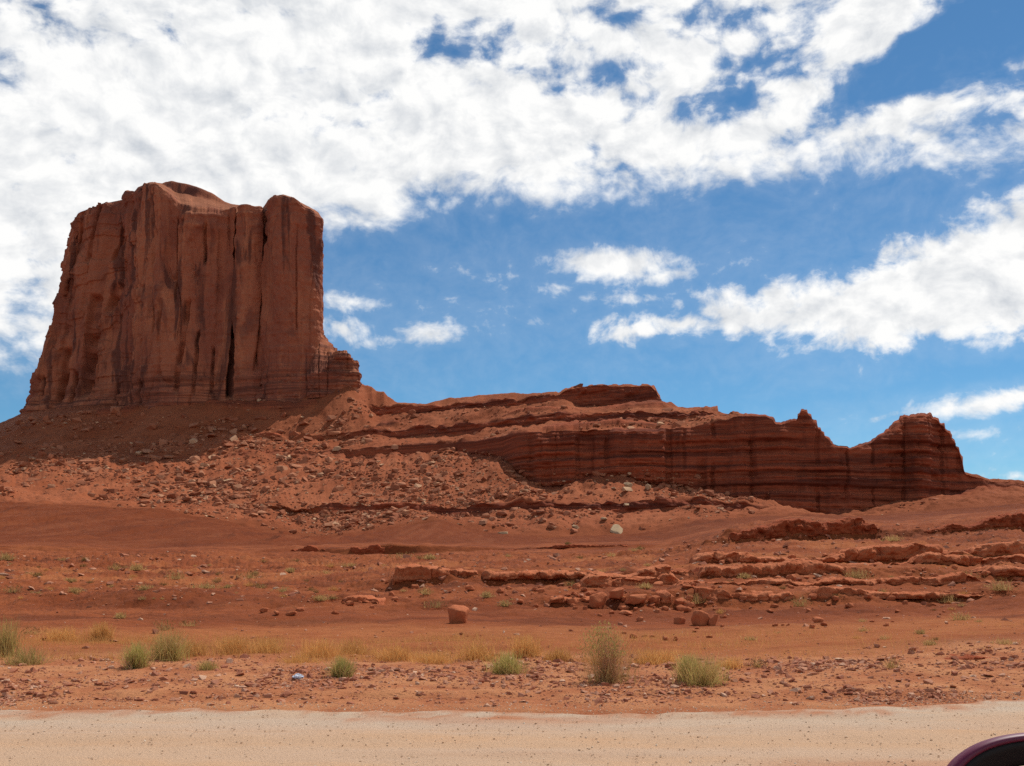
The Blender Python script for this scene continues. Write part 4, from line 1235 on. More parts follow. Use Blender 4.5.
def grid_spots(P, dens, n, pxlo, pxhi, alpha, nvar, sink=0.12, slope_tilt=0.25, elong=True):
    """spots on a terrain grid, spread evenly over what the viewer sees, weighted by dens"""
    py = HY - F * (P[:, :, 2] - EYE) / P[:, :, 1]
    dpy = np.maximum(0, py[:-1] - py[1:])[:, :-1]
    dpx = np.abs(np.diff(PX))[None, :]
    w = (dpy * dpx * dens[:-1, :-1]).ravel()
    w /= w.sum()
    idx = rng.choice(len(w), n, p=w)
    r, c = np.divmod(idx, P.shape[1] - 1)
    fr, fc = rng.rand(n)[:, None], rng.rand(n)[:, None]
    pos = (P[r, c] * (1 - fr) * (1 - fc) + P[r + 1, c] * fr * (1 - fc) + P[r, c + 1] * (1 - fr) * fc + P[r + 1, c + 1] * fr * fc)
    u = rng.rand(n)
    pxs = np.minimum(pxlo * (1 - u) ** (-1 / alpha), pxhi * (0.7 + 0.3 * rng.rand(n)))
    out = []
    for i in range(n):
        size = pxs[i] * pos[i, 1] / F
        sc3 = (1 + 0.5 * rng.rand(), 0.8 + 0.4 * rng.rand(), 0.6 + 0.6 * rng.rand()) if elong else (1, 1, 1)
        out.append((pos[i, 0], pos[i, 1], pos[i, 2] + size * (0.18 - sink), size, pxs[i] if 0 <= CX + F * pos[i, 0] / pos[i, 1] <= 1024 else 0, rng.rand() * 6.283, rng.randint(nvar),
                    (rng.rand() - 0.5) * 2 * slope_tilt, (rng.rand() - 0.5) * 2 * slope_tilt, sc3))
    return out


tvars = [hull_rock(400 + i, 0.62, 14 + i % 4) for i in range(14)]
hpx, hpy = HPX, HPY
cl_ = sst(fbm(HP[:, :, 0] / 32, HP[:, :, 1] / 26, 0, 3, 160), -0.35, 0.7)
dens = (0.05 + cl_ ** 2.2) * (1 - rock) * band(1.05, 9.4, 0.05)
dens *= np.interp(hpx, [-200, 0, 60, 120, 320, 420, 520, 640, 720, 780, 830, 1000], [0.6, 0.8, 0.7, 1.1, 1.4, 1.1, 0.8, 0.8, 0.9, 0.25, 0.06, 0.12])
up = sst(I_, 5.0, 5.2)
dens *= 1 - up * np.interp(hpx, [0, 300, 400, 500, 720, 740], [-0.3, -0.6, -0.2, 0.25, 0.25, 1.0])
dens *= 1 - 0.75 * sst(hpx, 470, 500) * sst(I_, 8.9, 9.2)
dens += 0.9 * band(3.25, 4.0, 0.3) * (0.3 + cl_) * sst(hpx, 390, 440) * (1 - sst(hpx, 720, 800))
# fans of rubble
for ax, ay, rx_, ry_, g in [(345, 515, 60, 14, 2.6), (390, 485, 45, 20, 1.6), (90, 470, 70, 12, 1.5), (200, 490, 60, 16, 2.0), (270, 455, 60, 22, 1.2), (705, 500, 30, 14, 2.0), (550, 515, 60, 12, 1.3), (440, 490, 40, 20, 1.2), (675, 487, 30, 8, 1.6), (640, 420, 70, 5, 1.4)]:
    dens += g * np.exp(-((hpx - ax) / rx_) ** 2 - ((hpy - ay) / ry_) ** 2) * (1 - rock) * band(1.05, 9.4, .05) * (hpx > -50)
sp1 = grid_spots(HP, dens, 10500, 1.4, 11, 1.85, len(tvars))
scatter('talus_boulder', tvars, sp1, M_TALUS, 290, 'angular fallen sandstone block lying among many on the talus slope', 'boulder', 'fallen blocks on the talus slope', 'talus_rubble', 'smaller broken rock covering the talus slope')

BVH_ = None


def single_rock(name, px, py, wpx, seed, mat, label, flat=0.7, rough=0.12, yaw=0.0, tilt=0.0, group='loose boulders below the ledges', sc=(1, 1, 1), on=None, up=0.25, smooth=True):
    p = on if on is not None else hit(px, py)
    s = wpx * p.y / F
    V_, F_ = hull_rock(seed, flat, 20, rough, 0.06)
    me = rock_mesh(name, V_, F_, mat, smooth)
    o = bpy.data.objects.new(name, me)
    COL.objects.link(o)
    o.location = p + Vector((0, 0, s * up * flat))
    o.rotation_euler = (tilt, tilt * 0.5, yaw)
    o.scale = (s * sc[0], s * sc[1], s * sc[2])
    return tag(o, label, 'boulder', group)


single_rock('boulder', 458, 623, 24, 513, M_BLOCK, 'lone squarish red boulder sitting on the bare slope below the long ledge', 0.85, 0.08, 0.4, 0.1, up=0.38)
single_rock('boulder', 701, 625, 19, 502, M_BLOCK, 'rounded half of a split boulder lying under the overhanging ledge', 0.9, 0.06, 0.2, 0.1, up=0.35)
single_rock('boulder', 714, 625, 14, 503, M_BLOCK, 'thinner leaning half of a split boulder under the overhanging ledge', 1.0, 0.06, 1.2, 0.4, sc=(0.7, 1, 1), up=0.35)
single_rock('boulder', 679, 624, 13, 504, M_BLOCK, 'small red boulder at the left of the split boulder', 0.8, 0.08, 0.9, up=0.3)
single_rock('boulder', 626, 615, 15, 505, M_BLOCK, 'flat red slab block lying behind the top of the tall bush', 0.5, 0.08, 0.2, up=0.3)
single_rock('boulder', 598, 606, 22, 506, M_BLOCK, 'big rounded block in the rubbly broken ledge, its leftmost', 0.8, 0.08, 0.7, up=0.3)
single_rock('boulder', 637, 604, 24, 507, M_BLOCK, 'big rounded block at the right end of the rubbly broken ledge', 0.7, 0.08, 1.7, up=0.3)
single_rock('boulder', 617, 600, 18, 508, M_BLOCK, 'middle block stacked in the rubbly broken ledge', 0.8, 0.1, 2.4, up=0.4)
for i, (px, py, w_) in enumerate([(818, 622, 13), (812, 628, 9), (824, 626, 8), (640, 621, 8), (633, 638, 9), (688, 612, 9), (722, 627, 7), (694, 632, 5), (886, 626, 7), (872, 622, 6), (350, 605, 9),
                                  (362, 602, 12), (264, 612, 10), (291, 615, 11), (276, 615, 8), (335, 614, 7), (770, 612, 8), (850, 607, 9), (905, 604, 8), (930, 606, 7), (653, 637, 6), (665, 640, 7), (676, 641, 6), (300, 611, 8),
                                  (415, 588, 9), (470, 590, 12), (500, 593, 9), (540, 593, 10), (560, 600, 9), (572, 604, 12), (585, 610, 8), (655, 602, 12), (665, 610, 8), (680, 604, 12), (668, 598, 12), (755, 584, 8), (845, 583, 12), (905, 583, 12), (955, 582, 10), (985, 575, 9), (1010, 560, 10),
                                  (742, 597, 9), (765, 598, 8), (812, 598, 10), (835, 600, 9), (868, 598, 9), (890, 600, 10), (925, 599, 9), (600, 616, 6), (612, 614, 7), (520, 603, 9), (536, 607, 7), (395, 600, 8), (372, 608, 6)]):
    single_rock('boulder', px, py, w_, 520 + i, M_BLOCK, 'small reddish block fallen below the orange ledges', 0.65, 0.1, i * 1.3, 0.15, 'small blocks fallen below the ledges', up=0.25)
rb = np.random.RandomState(77)
for n_, x0, x1, y0, y1, w0, w1 in [(46, 565, 700, 580, 612, 4, 13), (44, 690, 1020, 573, 600, 4, 12), (14, 395, 560, 580, 600, 3, 8), (16, 700, 960, 604, 626, 3, 8), (14, 700, 1020, 556, 572, 4, 10), (10, 720, 900, 536, 545, 3, 7), (9, 330, 400, 583, 605, 3, 9), (12, 620, 720, 606, 640, 3, 8)]:
    for k_ in range(n_):
        px = x0 + (x1 - x0) * rb.rand()
        single_rock('boulder', px, y0 + (y1 - y0) * rb.rand(), w0 + (w1 - w0) * rb.rand() ** 2, 1000 + rb.randint(4000), M_BLOCK, 'small reddish block fallen below the orange ledges', 0.55 + 0.3 * rb.rand(), 0.08, rb.rand() * 6, 0.25 * rb.rand(), 'small blocks fallen below the ledges', up=0.2, smooth=False)
HB = bvh_of(bpy.data.objects['talus_hill'])
for px, py, w_, sd, fl, lab in [(617, 532, 15, 601, 0.34, 'pale yellowish slab leaning at the talus foot, brightest block on the slope'), (628, 487, 9, 602, 0.6, 'pale block resting on the talus below the banded cliff'), (648, 489, 8, 603, 0.7, 'tan upright block below the banded cliff, near its middle'),
                                 (627, 506, 9, 604, 0.5, 'flat pale slab perched on the thin dark ledge in the talus'), (604, 520, 7, 605, 0.6, 'small pale block just below the thin dark ledge'), (503, 536, 13, 606, 0.45, 'low flat pale block at the very foot of the talus'),
                                 (576, 529, 10, 607, 0.6, 'brownish block at the talus foot, left of the pale yellowish slab')]:
    d = Vector(((px - CX) / F, 1, (HY - py) / F)).normalized()
    p, n_, i_, t_ = HB.ray_cast(CAMV, d)
    if p is None:
        continue
    single_rock('boulder', px, py, w_, sd, M_PALE, lab, fl, 0.0, sd * 0.7, 0.75 if sd in (601, 603) else 0.15, 'pale blocks on the talus', on=p, up=0.3, smooth=False)

# stones of the verge
svars = [hull_rock(700 + i, 0.6, 11 + i % 4) for i in range(12)]
cl2 = sst(fbm(GP[:, :, 0] / 1.6, GP[:, :, 1] / 0.8, 0, 3, 170), -0.3, 0.8)
gdens = (0.22 + cl2 ** 1.5) * sst(gY, 12.2, 12.7) * (1 - sst(gY, 17.0, 19.5)) * (1 - 0.55 * np.exp(-((gY - 13.55 - 0.2 * vn(gX / 3, 0, 0, 172)) / 0.3) ** 2))
gdens *= np.interp(GPX, [0, 300, 620, 760, 1024], [1.0, 0.75, 0.95, 1.25, 0.8])
gdens += 0.02 * sst(gY, 17, 19) * (1 - sst(gY, 26, 40)) + 0.05 * sst(gY, 36, 46) * (1 - sst(gY, 110, 150))
sp2 = grid_spots(GP, gdens, 27000, 1.2, 9.5, 1.9, len(svars), 0.10, 0.4)
scatter('verge_stone', svars, sp2, M_STONE, 295, 'small angular reddish stone among many on the road verge', 'stone', 'stones scattered on the road verge', 'verge_gravel', 'fine reddish gravel and chips on the road verge')
# pebbles on the road
npeb = 9000
pvv, pff, base = [], [], 0
for i in range(npeb):
    y = 8.2 + 4.0 * rng.rand()
    x = (rng.rand() * 2 - 1) * (y * 0.56)
    if i % 3 == 0:
        x = (rng.rand() * 2 - 1) * 7.2
        y = float(np.interp(x, rx, redge)) + 0.22 * rng.randn()
        if y > float(np.interp(x, rx, redge)) + 0.5:
            continue
    elif y > np.interp(x, rx, redge) - 0.05:
        continue
    s = min(0.024, 0.006 * (1 - rng.rand()) ** (-1 / 2.2))
    V_, F_ = svars[rng.randint(len(svars))]
    pvv.append((V_ * s) @ rot_m(rng.rand() * 6.28, 0, 0).T + np.array([x, y, 0.040 - s * 0.12])); pff.append(F_ + base); base += len(V_)
tag(link_mesh('road_gravel', np.concatenate(pvv), np.concatenate(pff), M_GRAVEL, smooth=False), 'loose gravel on the pale road', kind='stuff')

# ------------------------------------------------------------------ plants
def blades(rs, n, h, spread, width, base_r=0.1, lean=1.0, droop=0.15, kink=0.08, up=0.5, segs=4, shape=1.0):
    """n curved tapering twigs from a clump base; returns verts and quads"""
    az = rs.rand(n) * 2 * np.pi
    inc = np.abs(rs.randn(n)) * 0.5 * lean
    inc = np.minimum(inc, 1.35)
    L = h * (0.45 + 0.6 * rs.rand(n)) / np.maximum(0.55, np.cos(inc) ** 0.4)
    b = rs.randn(n, 2) * base_r * 0.5
    t = np.linspace(0, 1, segs)[None, :]
    rad = np.sin(inc)[:, None] * L[:, None] * t ** shape * spread
    z = np.cos(inc)[:, None] * L[:, None] * t - droop * L[:, None] * t ** 2 * np.sin(inc)[:, None]
    wob = rs.randn(n, segs, 2) * kink * h * t[:, :, None]
    x = b[:, :1] + np.cos(az)[:, None] * rad + wob[:, :, 0]
    y = b[:, 1:] + np.sin(az)[:, None] * rad + wob[:, :, 1]
    z = np.maximum(z, 0.01 * t)
    wd = width * (1 - 0.75 * t) * (0.7 + 0.6 * rs.rand(n)[:, None])
    th = rs.rand(n) * np.pi
    ox, oy = np.cos(th)[:, None] * wd, np.sin(th)[:, None] * wd
    A = np.stack([x - ox, y - oy, z - 0.02], 2)
    B = np.stack([x + ox, y + oy, z - 0.02], 2)
    V_ = np.stack([A, B], 2).reshape(-1, 3)           # n, segs, 2
    i = np.arange(n)[:, None] * segs * 2 + np.arange(segs - 1)[None, :] * 2
    i = i.ravel()
    F_ = np.stack([i, i + 1, i + 3, i + 2], 1)
    return V_, F_


def leaflets(rs, n, h, r, size, top=1.0, z0=0.15):
    """small leaf faces filling a ragged dome"""
    d = rs.randn(n, 3); d /= np.linalg.norm(d, axis=1, keepdims=True)
    d[:, 2] = np.abs(d[:, 2])
    rr = (0.35 + 0.65 * rs.rand(n) ** 0.6) * (1 + 0.25 * vn(d[:, 0] * 3 + 5, d[:, 1] * 3, d[:, 2] * 3, rs.randint(999)))
    p = d * rr[:, None] * np.array([r, r, h])
    p[:, 2] = np.maximum(p[:, 2], z0 * h * rs.rand(n))
    a = rs.randn(n, 3); a /= np.linalg.norm(a, axis=1, keepdims=True)
    a[:, 2] = np.abs(a[:, 2]) + 0.4
    c = np.cross(a, rs.randn(n, 3)); c /= np.linalg.norm(c, axis=1, keepdims=True)
    s = size * (0.6 + 0.8 * rs.rand(n))[:, None]
    V_ = np.stack([p - c * s * 0.3, p + a * s, p + c * s * 0.3, p - a * s * 0.4], 1).reshape(-1, 3)
    F_ = np.arange(n * 4).reshape(-1, 4)
    return V_, F_


def shrub(name, px, py, wpx, hpx, kind, label, group, seed, dens=1.0):
    p = hit(px, py)
    k = p.y / F
    h, r = hpx * k, wpx * k * 0.5
    rs = np.random.RandomState(seed)
    root = empty(name, p)
    tag(root, label, 'grass tuft' if kind in ('tuft',) else 'shrub', group)
    wd = max(0.0022, 0.26 * k)
    lean = min(1.8, 1.1 * r / h + 0.2)
    if kind == 'green':
        V_, F_ = blades(rs, int(700 * dens), h, 1.05, wd, r * 0.5, lean, 0.1, 0.05)
        link_mesh('green_twigs', V_, F_, M_GREEN, root, False)
        V_, F_ = blades(rs, int(180 * dens), h * 0.75, 1.0, wd, r * 0.8, lean, 0.2, 0.07)
        link_mesh('dry_twigs', V_, F_, M_OLIVE, root, False)
        V_, F_ = blades(rs, int(70 * dens), h * 0.7, 1.2, wd * 1.3, r * 0.8, lean * 1.3, 0.1, 0.10)
        link_mesh('dead_stems', V_, F_, M_STEM, root, False)
    elif kind == 'tall':
        V_, F_ = blades(rs, int(300 * dens), h, 1.0, wd * 0.9, r * 0.25, lean * 1.25, 0.0, 0.05)
        link_mesh('stems', V_, F_, M_STEM, root, False)
        V_, F_ = blades(rs, int(420 * dens), h * 0.62, 1.0, wd * 0.7, r * 0.8, lean * 1.1, 0.0, 0.06)
        V_[:, 2] += 0.0
        link_mesh('dry_twigs', V_, F_, M_OLIVE, root, False)
        V_, F_ = leaflets(rs, int(1300 * dens), h * 0.62, r * 0.85, 1.5 * k)
        V_[:, 2] += h * 0.40
        V_[:, 0] -= r * 0.25 * (V_[:, 2] / h)
        link_mesh('foliage', V_, F_, M_WISP, root, False)
    elif kind == 'tuft':
        V_, F_ = blades(rs, int(620 * dens), h, 1.05, wd, r * 0.9, lean * 0.9, 0.12, 0.04)
        link_mesh('dry_blades', V_, F_, M_TAN, root, False)
        V_, F_ = blades(rs, int(120 * dens), h * 0.5, 1.0, wd, r * 0.7, lean, 0.2, 0.04)
        link_mesh('olive_blades', V_, F_, M_OLIVE, root, False)
    elif kind == 'mixed':
        V_, F_ = blades(rs, int(420 * dens), h, 1.05, wd, r * 0.6, lean, 0.1, 0.05)
        link_mesh('olive_twigs', V_, F_, M_OLIVE, root, False)
        V_, F_ = blades(rs, int(300 * dens), h * 0.9, 1.05, wd, r * 0.6, lean, 0.1, 0.05)
        link_mesh('green_twigs', V_, F_, M_GREEN, root, False)
    elif kind == 'dark':
        V_, F_ = leaflets(rs, int(230 * dens), h, r, 1.1 * k)
        link_mesh('leaves', V_, F_, M_DARKG, root, False)
        V_, F_ = blades(rs, int(120 * dens), h, 1.1, wd * 1.2, r * 0.5, lean, 0.1, 0.05)
        link_mesh('twigs', V_, F_, M_OLIVE, root, False)
    elif kind == 'grey':
        V_, F_ = blades(rs, int(260 * dens), h, 1.1, wd * 1.3, r * 0.5, lean, 0.1, 0.05)
        link_mesh('dry_twigs', V_, F_, M_OLIVE, root, False)
        V_, F_ = leaflets(rs, int(160 * dens), h * 0.8, r, 1.1 * k)
        link_mesh('leaves', V_, F_, M_OLIVE, root, False)
    return root


RS_ = 'shrubs along the road verge'
shrub('desert_shrub', 608, 682, 56, 60, 'tall', 'tallest bush on the verge, wispy olive top over pinkish dry stems', RS_, 801)
shrub('desert_shrub', 703, 684, 60, 36, 'mixed', 'wide bush right of the tallest one, green at its left and tan at its right', RS_, 802)
shrub('desert_shrub', 688, 682, 26, 30, 'green', 'fresh green clump at the left side of the wide bush', RS_, 803)
shrub('desert_shrub', 507, 674, 46, 26, 'green', 'round yellow green bush in the middle of the verge with tan grass behind', RS_, 804)
shrub('desert_shrub', 342, 677, 30, 23, 'green', 'small round pale green bush standing alone near the litter', RS_, 805)
shrub('desert_shrub', 137, 668, 30, 28, 'green', 'bright green bush at left, lower front one of a leafy pair', RS_, 806)
shrub('desert_shrub', 168, 660, 50, 36, 'mixed', 'taller olive bush at left, rear one of a leafy pair', RS_, 807)
shrub('desert_shrub', 4, 656, 44, 44, 'mixed', 'large grey green bush cut by the left edge of the picture', RS_, 808, 0.6)
shrub('desert_shrub', 26, 664, 60, 24, 'mixed', 'low straggly grey green bush in front of the one at the left edge', RS_, 809, 0.6)
shrub('desert_shrub', 207, 670, 26, 13, 'mixed', 'low olive clump to the right of the leafy pair', RS_, 810, 0.5)
shrub('desert_shrub', 757, 667, 24, 10, 'dark', 'low dark green clump right of the wide bush', RS_, 811, 0.6)
shrub('desert_shrub', 892, 668, 22, 12, 'dark', 'small brown low shrub by the earth bank', RS_, 812, 0.5)
GT = 'tan grass tufts behind the stony verge'
for i, (px, py, w_, h_, lab) in enumerate([
        (232, 653, 30, 20, 'tan grass tuft with dark base, first one right of the leafy pair'), (268, 652, 40, 17, 'wide tan grass tuft second to the right of the leafy pair'), (320, 657, 36, 22, 'orange tan grass tuft behind the small round green bush'),
        (352, 654, 40, 18, 'loose tan grass tuft just right of the small round green bush'), (396, 660, 36, 20, 'tan grass tuft with green base midway between two green bushes'), (478, 660, 44, 24, 'tan grass tuft behind the left of the yellow green bush'),
        (527, 656, 34, 24, 'tall tan grass tuft behind the right of the yellow green bush'), (558, 661, 26, 16, 'round olive tan tuft left of the tallest bush'), (648, 664, 34, 17, 'tan grass tuft right of the tallest bush'), (664, 662, 30, 14, 'low tan tuft between the tallest and the wide bush'),
        (102, 640, 22, 20, 'upright pale tuft left of the leafy pair'), (60, 640, 40, 16, 'faint wide tan tuft near the left edge'), (432, 662, 40, 13, 'low thin tan tuft left of the yellow green bush'), (730, 668, 30, 14, 'low tan tuft beside the wide bush'),
        (192, 655, 30, 18, 'orange tuft against the right side of the leafy pair'), (300, 662, 44, 10, 'low spreading tan tuft in front of the orange ones'), (605, 664, 30, 14, 'tan tuft behind the foot of the tallest bush')]):
    shrub('grass_tuft', px, py, w_, h_, 'tuft', lab, GT, 830 + i, 0.8)
FS = 'low shrubs on the red flat'
mids = [(176, 579, 20, 12, 'dark', 'darkest round green shrub on the red flat at left'), (250, 578, 28, 9, 'dark', 'flat wide dark green shrub on the red flat'), (137, 570, 16, 9, 'grey', 'pale tan shrub just left of the darkest round one'),
        (115, 570, 16, 8, 'dark', 'brownish shrub second to the left of the darkest round one'), (7, 560, 18, 10, 'grey', 'grey shrub far back at the left edge of the flat'), (12, 592, 22, 8, 'dark', 'low dark shrub nearest the left edge on the flat'),
        (70, 582, 12, 6, 'grey', 'small grey shrub between the left edge and the pale one'), (145, 590, 18, 8, 'grey', 'low olive shrub on top of the dark soil mound'), (260, 588, 14, 6, 'dark', 'small dark shrub below the flat wide one'), (282, 592, 24, 8, 'grey', 'thin tan shrub right of the small dark one'),
        (205, 588, 34, 8, 'grey', 'spread thin tan shrub in the dip behind the mound'), (120, 618, 12, 8, 'grey', 'little pale shrub on the face of the dark mound'), (33, 634, 22, 9, 'dark', 'low brown shrub between the left bushes'), (189, 626, 22, 8, 'dark', 'brown green shrub on the slope above the leafy pair'), (165, 630, 18, 14, 'dark', 'dark shrub directly behind the leafy pair'),
        (38, 576, 10, 5, 'dark', 'tiny dark shrub on the flat above the low dark one'), (75, 592, 16, 7, 'grey', 'tan shrub near the left end of the mound crest'), (228, 588, 10, 5, 'grey', 'tiny tan shrub right of the spread thin one'), (290, 572, 10, 6, 'grey', 'small pale shrub far right on the flat'),
        (320, 600, 18, 8, 'grey', 'faint green shrub by the short slab ledge'), (435, 607, 26, 11, 'dark', 'olive shrub on the slope left of the lone boulder'), (505, 606, 14, 8, 'grey', 'thin shrub right of the small dark slab ledge'), (487, 597, 14, 8, 'grey', 'thin shrub just above the small dark slab ledge'), (425, 594, 16, 10, 'dark', 'shrub growing in the gap below the long ledge'),
        (404, 558, 34, 7, 'dark', 'green strip shrub under the thin dark ledge, left one'), (430, 559, 16, 7, 'grey', 'green shrub under the thin dark ledge, right one'), (568, 545, 6, 3, 'dark', 'tiny dark shrub on the smooth slope'),
        (857, 578, 30, 12, 'grey', 'tan green shrub between the stacked ledges'), (965, 578, 34, 11, 'dark', 'green shrub on the ledge bench at far right'), (1000, 590, 28, 14, 'grey', 'olive shrub below the bench at far right'), (948, 602, 20, 10, 'dark', 'green shrub growing by the low broken ledge'), (960, 620, 26, 12, 'grey', 'thin green shrub on the hollow slope'),
        (800, 606, 22, 14, 'dark', 'green shrub beside the end of the overhanging ledge'), (920, 634, 10, 7, 'grey', 'small tan shrub on the slope below the hollow'), (930, 645, 16, 8, 'grey', 'pale shrub on the road bank, left of two'), (1005, 644, 26, 9, 'grey', 'pale shrub on the road bank, right of two'),
        (893, 541, 24, 8, 'grey', 'tan shrub in the gap between the dark red banks'), (694, 603, 20, 12, 'dark', 'green shrub at the left end of the overhanging ledge'), (645, 588, 16, 8, 'grey', 'thin shrub on top of the rubbly ledge'), (570, 586, 14, 7, 'dark', 'shrub below the middle of the long ledge'), (750, 640, 20, 6, 'grey', 'flat thin shrub on the bare slope behind the wide bush'),
        (640, 550, 10, 4, 'dark', 'tiny green shrub on the smooth slope right of centre'), (745, 578, 14, 7, 'grey', 'dry shrub in a gap of the ledges near the overhang')]
for i, (px, py, w_, h_, kd, lab) in enumerate(mids):
    shrub('low_shrub', px, py, w_ * 1.25, h_ * 0.9, kd, lab, FS, 860 + i, 0.45)

rt = np.random.RandomState(5)
tv = [blades(np.random.RandomState(900 + i), 90, 0.22, 1.1, 0.006, 0.16, 1.3, 0.15, 0.06) for i in range(4)]
tmesh = []
for i, (V_, F_) in enumerate(tv):
    o = link_mesh('scrub_tuft', V_, F_, [M_OLIVE, M_TAN, M_DARKG, M_OLIVE][i], smooth=False)
    tmesh.append(o.data)
    bpy.data.objects.remove(o)
for n_, x0, x1, y0, y1, lab, grp in [(46, 0, 345, 557, 600, 'tiny dry scrub tuft dotting the open red flat at left', 'tiny tufts on the open red flat'), (26, 640, 1020, 560, 640, 'tiny dry scrub tuft among the ledges and slopes at right', 'tiny tufts among the right ledges'), (16, 330, 640, 548, 600, 'tiny dry scrub tuft near the long middle ledge', 'tiny tufts near the long ledge')]:
    for k_ in range(n_):
        p = hit(x0 + (x1 - x0) * rt.rand(), y0 + (y1 - y0) * rt.rand())
        o = bpy.data.objects.new('scrub_tuft', tmesh[rt.randint(4)])
        o.location = p
        f_ = (5 + 9 * rt.rand()) * p.y / F / 0.42
        o.scale = (f_, f_, f_ * 0.75)
        o.rotation_euler = (0, 0, rt.rand() * 6.28)
        COL.objects.link(o)
        tag(o, lab, 'scrub', grp)

# thin dry grass between the tufts
rs = np.random.RandomState(91)
gv, gf, base = [], [], 0
NG = 36000
for i in range(NG):
    y = 17.5 + 7.5 * rs.rand() ** 1.3
    x = (rs.rand() * 2 - 1) * y * 0.56
    pxx = CX + F * x / y
    d_ = float(np.interp(pxx, [-60, 0, 90, 200, 560, 760, 820, 1080], [0.6, 0.8, 1, 1, 0.9, 0.5, 0.12, 0.08]))
    if rs.rand() > d_ * float(sst(vn(x / 1.4, y / 1.1, 0, 92), -0.45, 0.5)):
        continue
    p = ground(x, y)
    h = 0.07 + 0.15 * rs.rand()
    a = rs.rand() * 3.14
    lx, ly = rs.randn(2) * 0.4 * h
    w_ = 0.0035
    gv += [(p.x - math.cos(a) * w_, p.y - math.sin(a) * w_, p.z - 0.01), (p.x + math.cos(a) * w_, p.y + math.sin(a) * w_, p.z - 0.01), (p.x + lx, p.y + ly, p.z + h)]
    gf.append((base, base + 1, base + 2)); base += 3
tag(link_mesh('dry_grass', np.array(gv), np.array(gf), M_TAN, smooth=False), 'thin dry tan grass between the tufts', kind='stuff')

# ------------------------------------------------------------------ litter
m_lit, b = new_mat("litter_plastic")
c = obj_coord(b)
nz = b.noise(c, 9.0, 2, 0.5)
finish(b, b.mix(b.ss(nz, 0.50, 0.56), (0.78, 0.80, 0.82), (0.10, 0.16, 0.34)), 0.35, nz, 0.01, 0.3, 0.5)
p = hit(298, 680)
bm = bmesh.new()
bmesh.ops.create_icosphere(bm, subdivisions=4, radius=0.5)
for v_ in bm.verts:
    c_ = v_.co.copy()
    v_.co = Vector((c_.x * 1.25, c_.y * 0.8, c_.z * 0.8)) * (1 + 0.5 * float(fbm(c_.x * 3, c_.y * 3, c_.z * 3, 3, 950)) + 0.25 * abs(float(vn(c_.x * 6, c_.y * 6, c_.z * 6, 951))))
me = bpy.data.meshes.new('crumpled_litter')
bm.to_mesh(me); bm.free()
me.materials.append(m_lit)
lit = bpy.data.objects.new('crumpled_litter', me)
COL.objects.link(lit)
lit.location = p + Vector((0, 0, 0.045))
lit.scale = (0.125, 0.11, 0.105)
tag(lit, 'crumpled blue and white litter lying on the stony verge', 'litter')

# ------------------------------------------------------------------ the car the view is taken from
m_car, b = new_mat("maroon_paint")
pp = finish(b, (0.125, 0.006, 0.036), 0.5, None, 0, 0, 0.5)
pp.inputs['Coat Weight'].default_value = 0.0
pp.inputs['Coat Roughness'].default_value = 0.08
m_blk, b = new_mat("black_plastic")
finish(b, (0.010, 0.009, 0.010), 0.6, None, 0, 0, 0.25)
m_gls, b = new_mat("mirror_glass")
finish(b, (0.75, 0.78, 0.76), 0.03, None, 0, 0, 0.5, 1.0)

MD = 0.85                                       # distance of the mirror
mc = Vector(((1062 - CX) / F * MD, MD, EYE + (HY - 827.5) / F * MD))
car = empty('car', (0.3, 0.6, 0.0))
tag(car, 'maroon car at the roadside, its door mirror showing in the corner', 'car')


def superring(ax, az, n, y, k=96, tilt=0.0, cx=0.0, cz=0.0):
    out = []
    for i in range(k):
        t = 2 * math.pi * i / k
        c_, s_ = math.cos(t), math.sin(t)
        x_ = math.copysign(abs(c_) ** (2 / n), c_) * ax
        z_ = math.copysign(abs(s_) ** (2 / n), s_) * az
        out.append((cx + x_ * math.cos(tilt) - z_ * math.sin(tilt), y, cz + x_ * math.sin(tilt) + z_ * math.cos(tilt)))
    return out


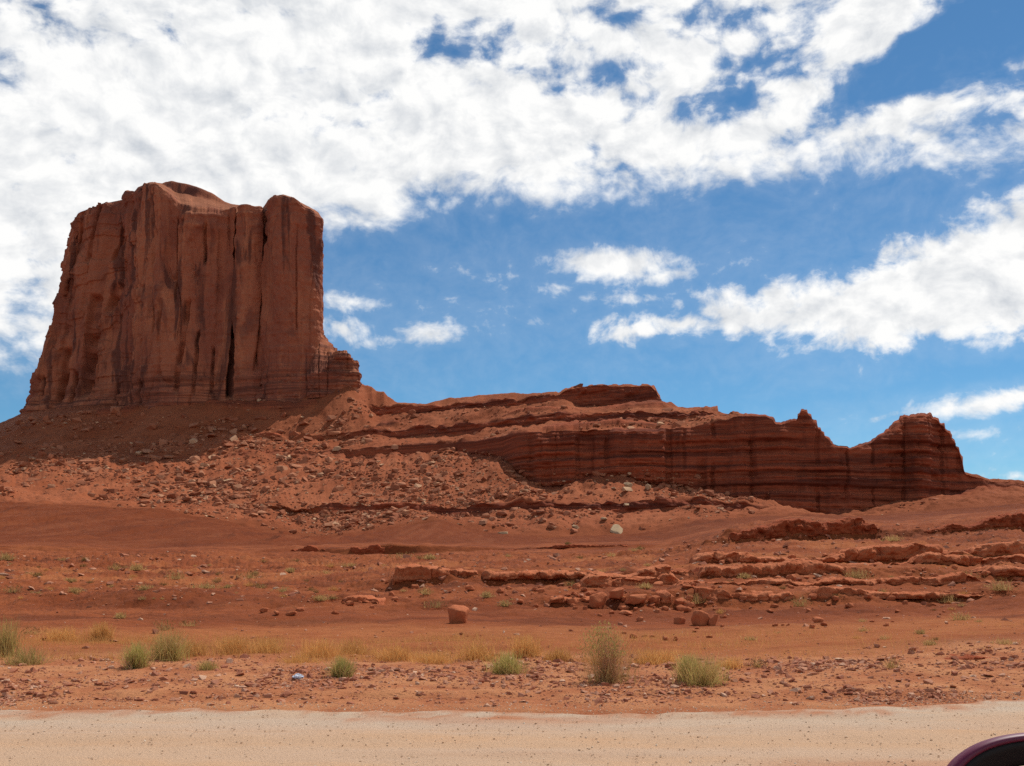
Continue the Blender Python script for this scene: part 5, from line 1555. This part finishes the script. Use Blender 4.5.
def ringmesh(name, rings, mat, parent, cap_first=False, cap_last=False):
    k = len(rings[0])
    V_ = [Vector(q) + mc for r_ in rings for q in r_]
    F_ = [(a * k + i, a * k + (i + 1) % k, (a + 1) * k + (i + 1) % k, (a + 1) * k + i) for a in range(len(rings) - 1) for i in range(k)]
    me = bpy.data.meshes.new(name)
    if cap_last:
        F_.append(tuple(range((len(rings) - 1) * k, len(rings) * k)))
    if cap_first:
        F_.append(tuple(range(k - 1, -1, -1)))
    me.from_pydata([tuple(v_) for v_ in V_], [], F_)
    me.materials.append(mat)
    for q in me.polygons:
        q.use_smooth = len(q.vertices) == 4
    o = bpy.data.objects.new(name, me)
    COL.objects.link(o)
    if parent is car:
        local(o, car)
    return o


AX, AZ, SN, TL = 124 / F * MD, 95 / F * MD, 2.8, 0.0
sh = lambda k_, y_: superring(AX * k_, AZ * k_, SN, y_)
shell = ringmesh('mirror_shell', [sh(0.915, 0.012), sh(0.925, 0.0), sh(0.965, -0.005), sh(0.995, 0.0), sh(1.0, 0.005), sh(0.965, 0.015), sh(0.86, 0.04), sh(0.70, 0.07), sh(0.45, 0.095), sh(0.2, 0.105)], m_car, car, False, True)


def sub(o, par):
    """o becomes a sub-part of par without moving"""
    o.parent = par
    return o


bez = sub(ringmesh('mirror_bezel', [sh(0.925, 0.003), sh(0.90, 0.0), sh(0.82, 0.004), sh(0.72, 0.010), sh(0.64, 0.012), sh(0.63, 0.016)], m_blk, None, False, True), shell)
gls = sub(ringmesh('mirror_glass', [sh(0.642, 0.0112), sh(0.40, 0.0114)], m_gls, None, False, True), shell)


def box(name, c_, s_, mat, bev=0.02, rot=(0, 0, 0)):
    bm = bmesh.new()
    bmesh.ops.create_cube(bm, size=1)
    for v_ in bm.verts:
        v_.co = Vector((v_.co.x * s_[0], v_.co.y * s_[1], v_.co.z * s_[2]))
    bmesh.ops.bevel(bm, geom=bm.edges[:], offset=bev, segments=3, affect='EDGES', profile=0.6)
    me = bpy.data.meshes.new(name)
    bmesh.ops.rotate(bm, verts=bm.verts, cent=(0, 0, 0), matrix=Matrix.Rotation(rot[2], 3, 'Z') @ Matrix.Rotation(rot[0], 3, 'X'))
    bmesh.ops.translate(bm, verts=bm.verts, vec=c_)
    bm.to_mesh(me); bm.free()
    me.materials.append(mat)
    o = bpy.data.objects.new(name, me)
    COL.objects.link(o)
    return local(o, car)


box('door', (0.15, 0.56, 0.84), (1.25, 0.10, 0.90), m_car, 0.04)
box('fender', (1.32, 0.56, 0.80), (1.05, 0.10, 0.70), m_car, 0.04)
box('mirror_arm', (mc.x - 0.03, 0.72, mc.z - 0.10), (0.07, 0.28, 0.05), m_blk, 0.015)
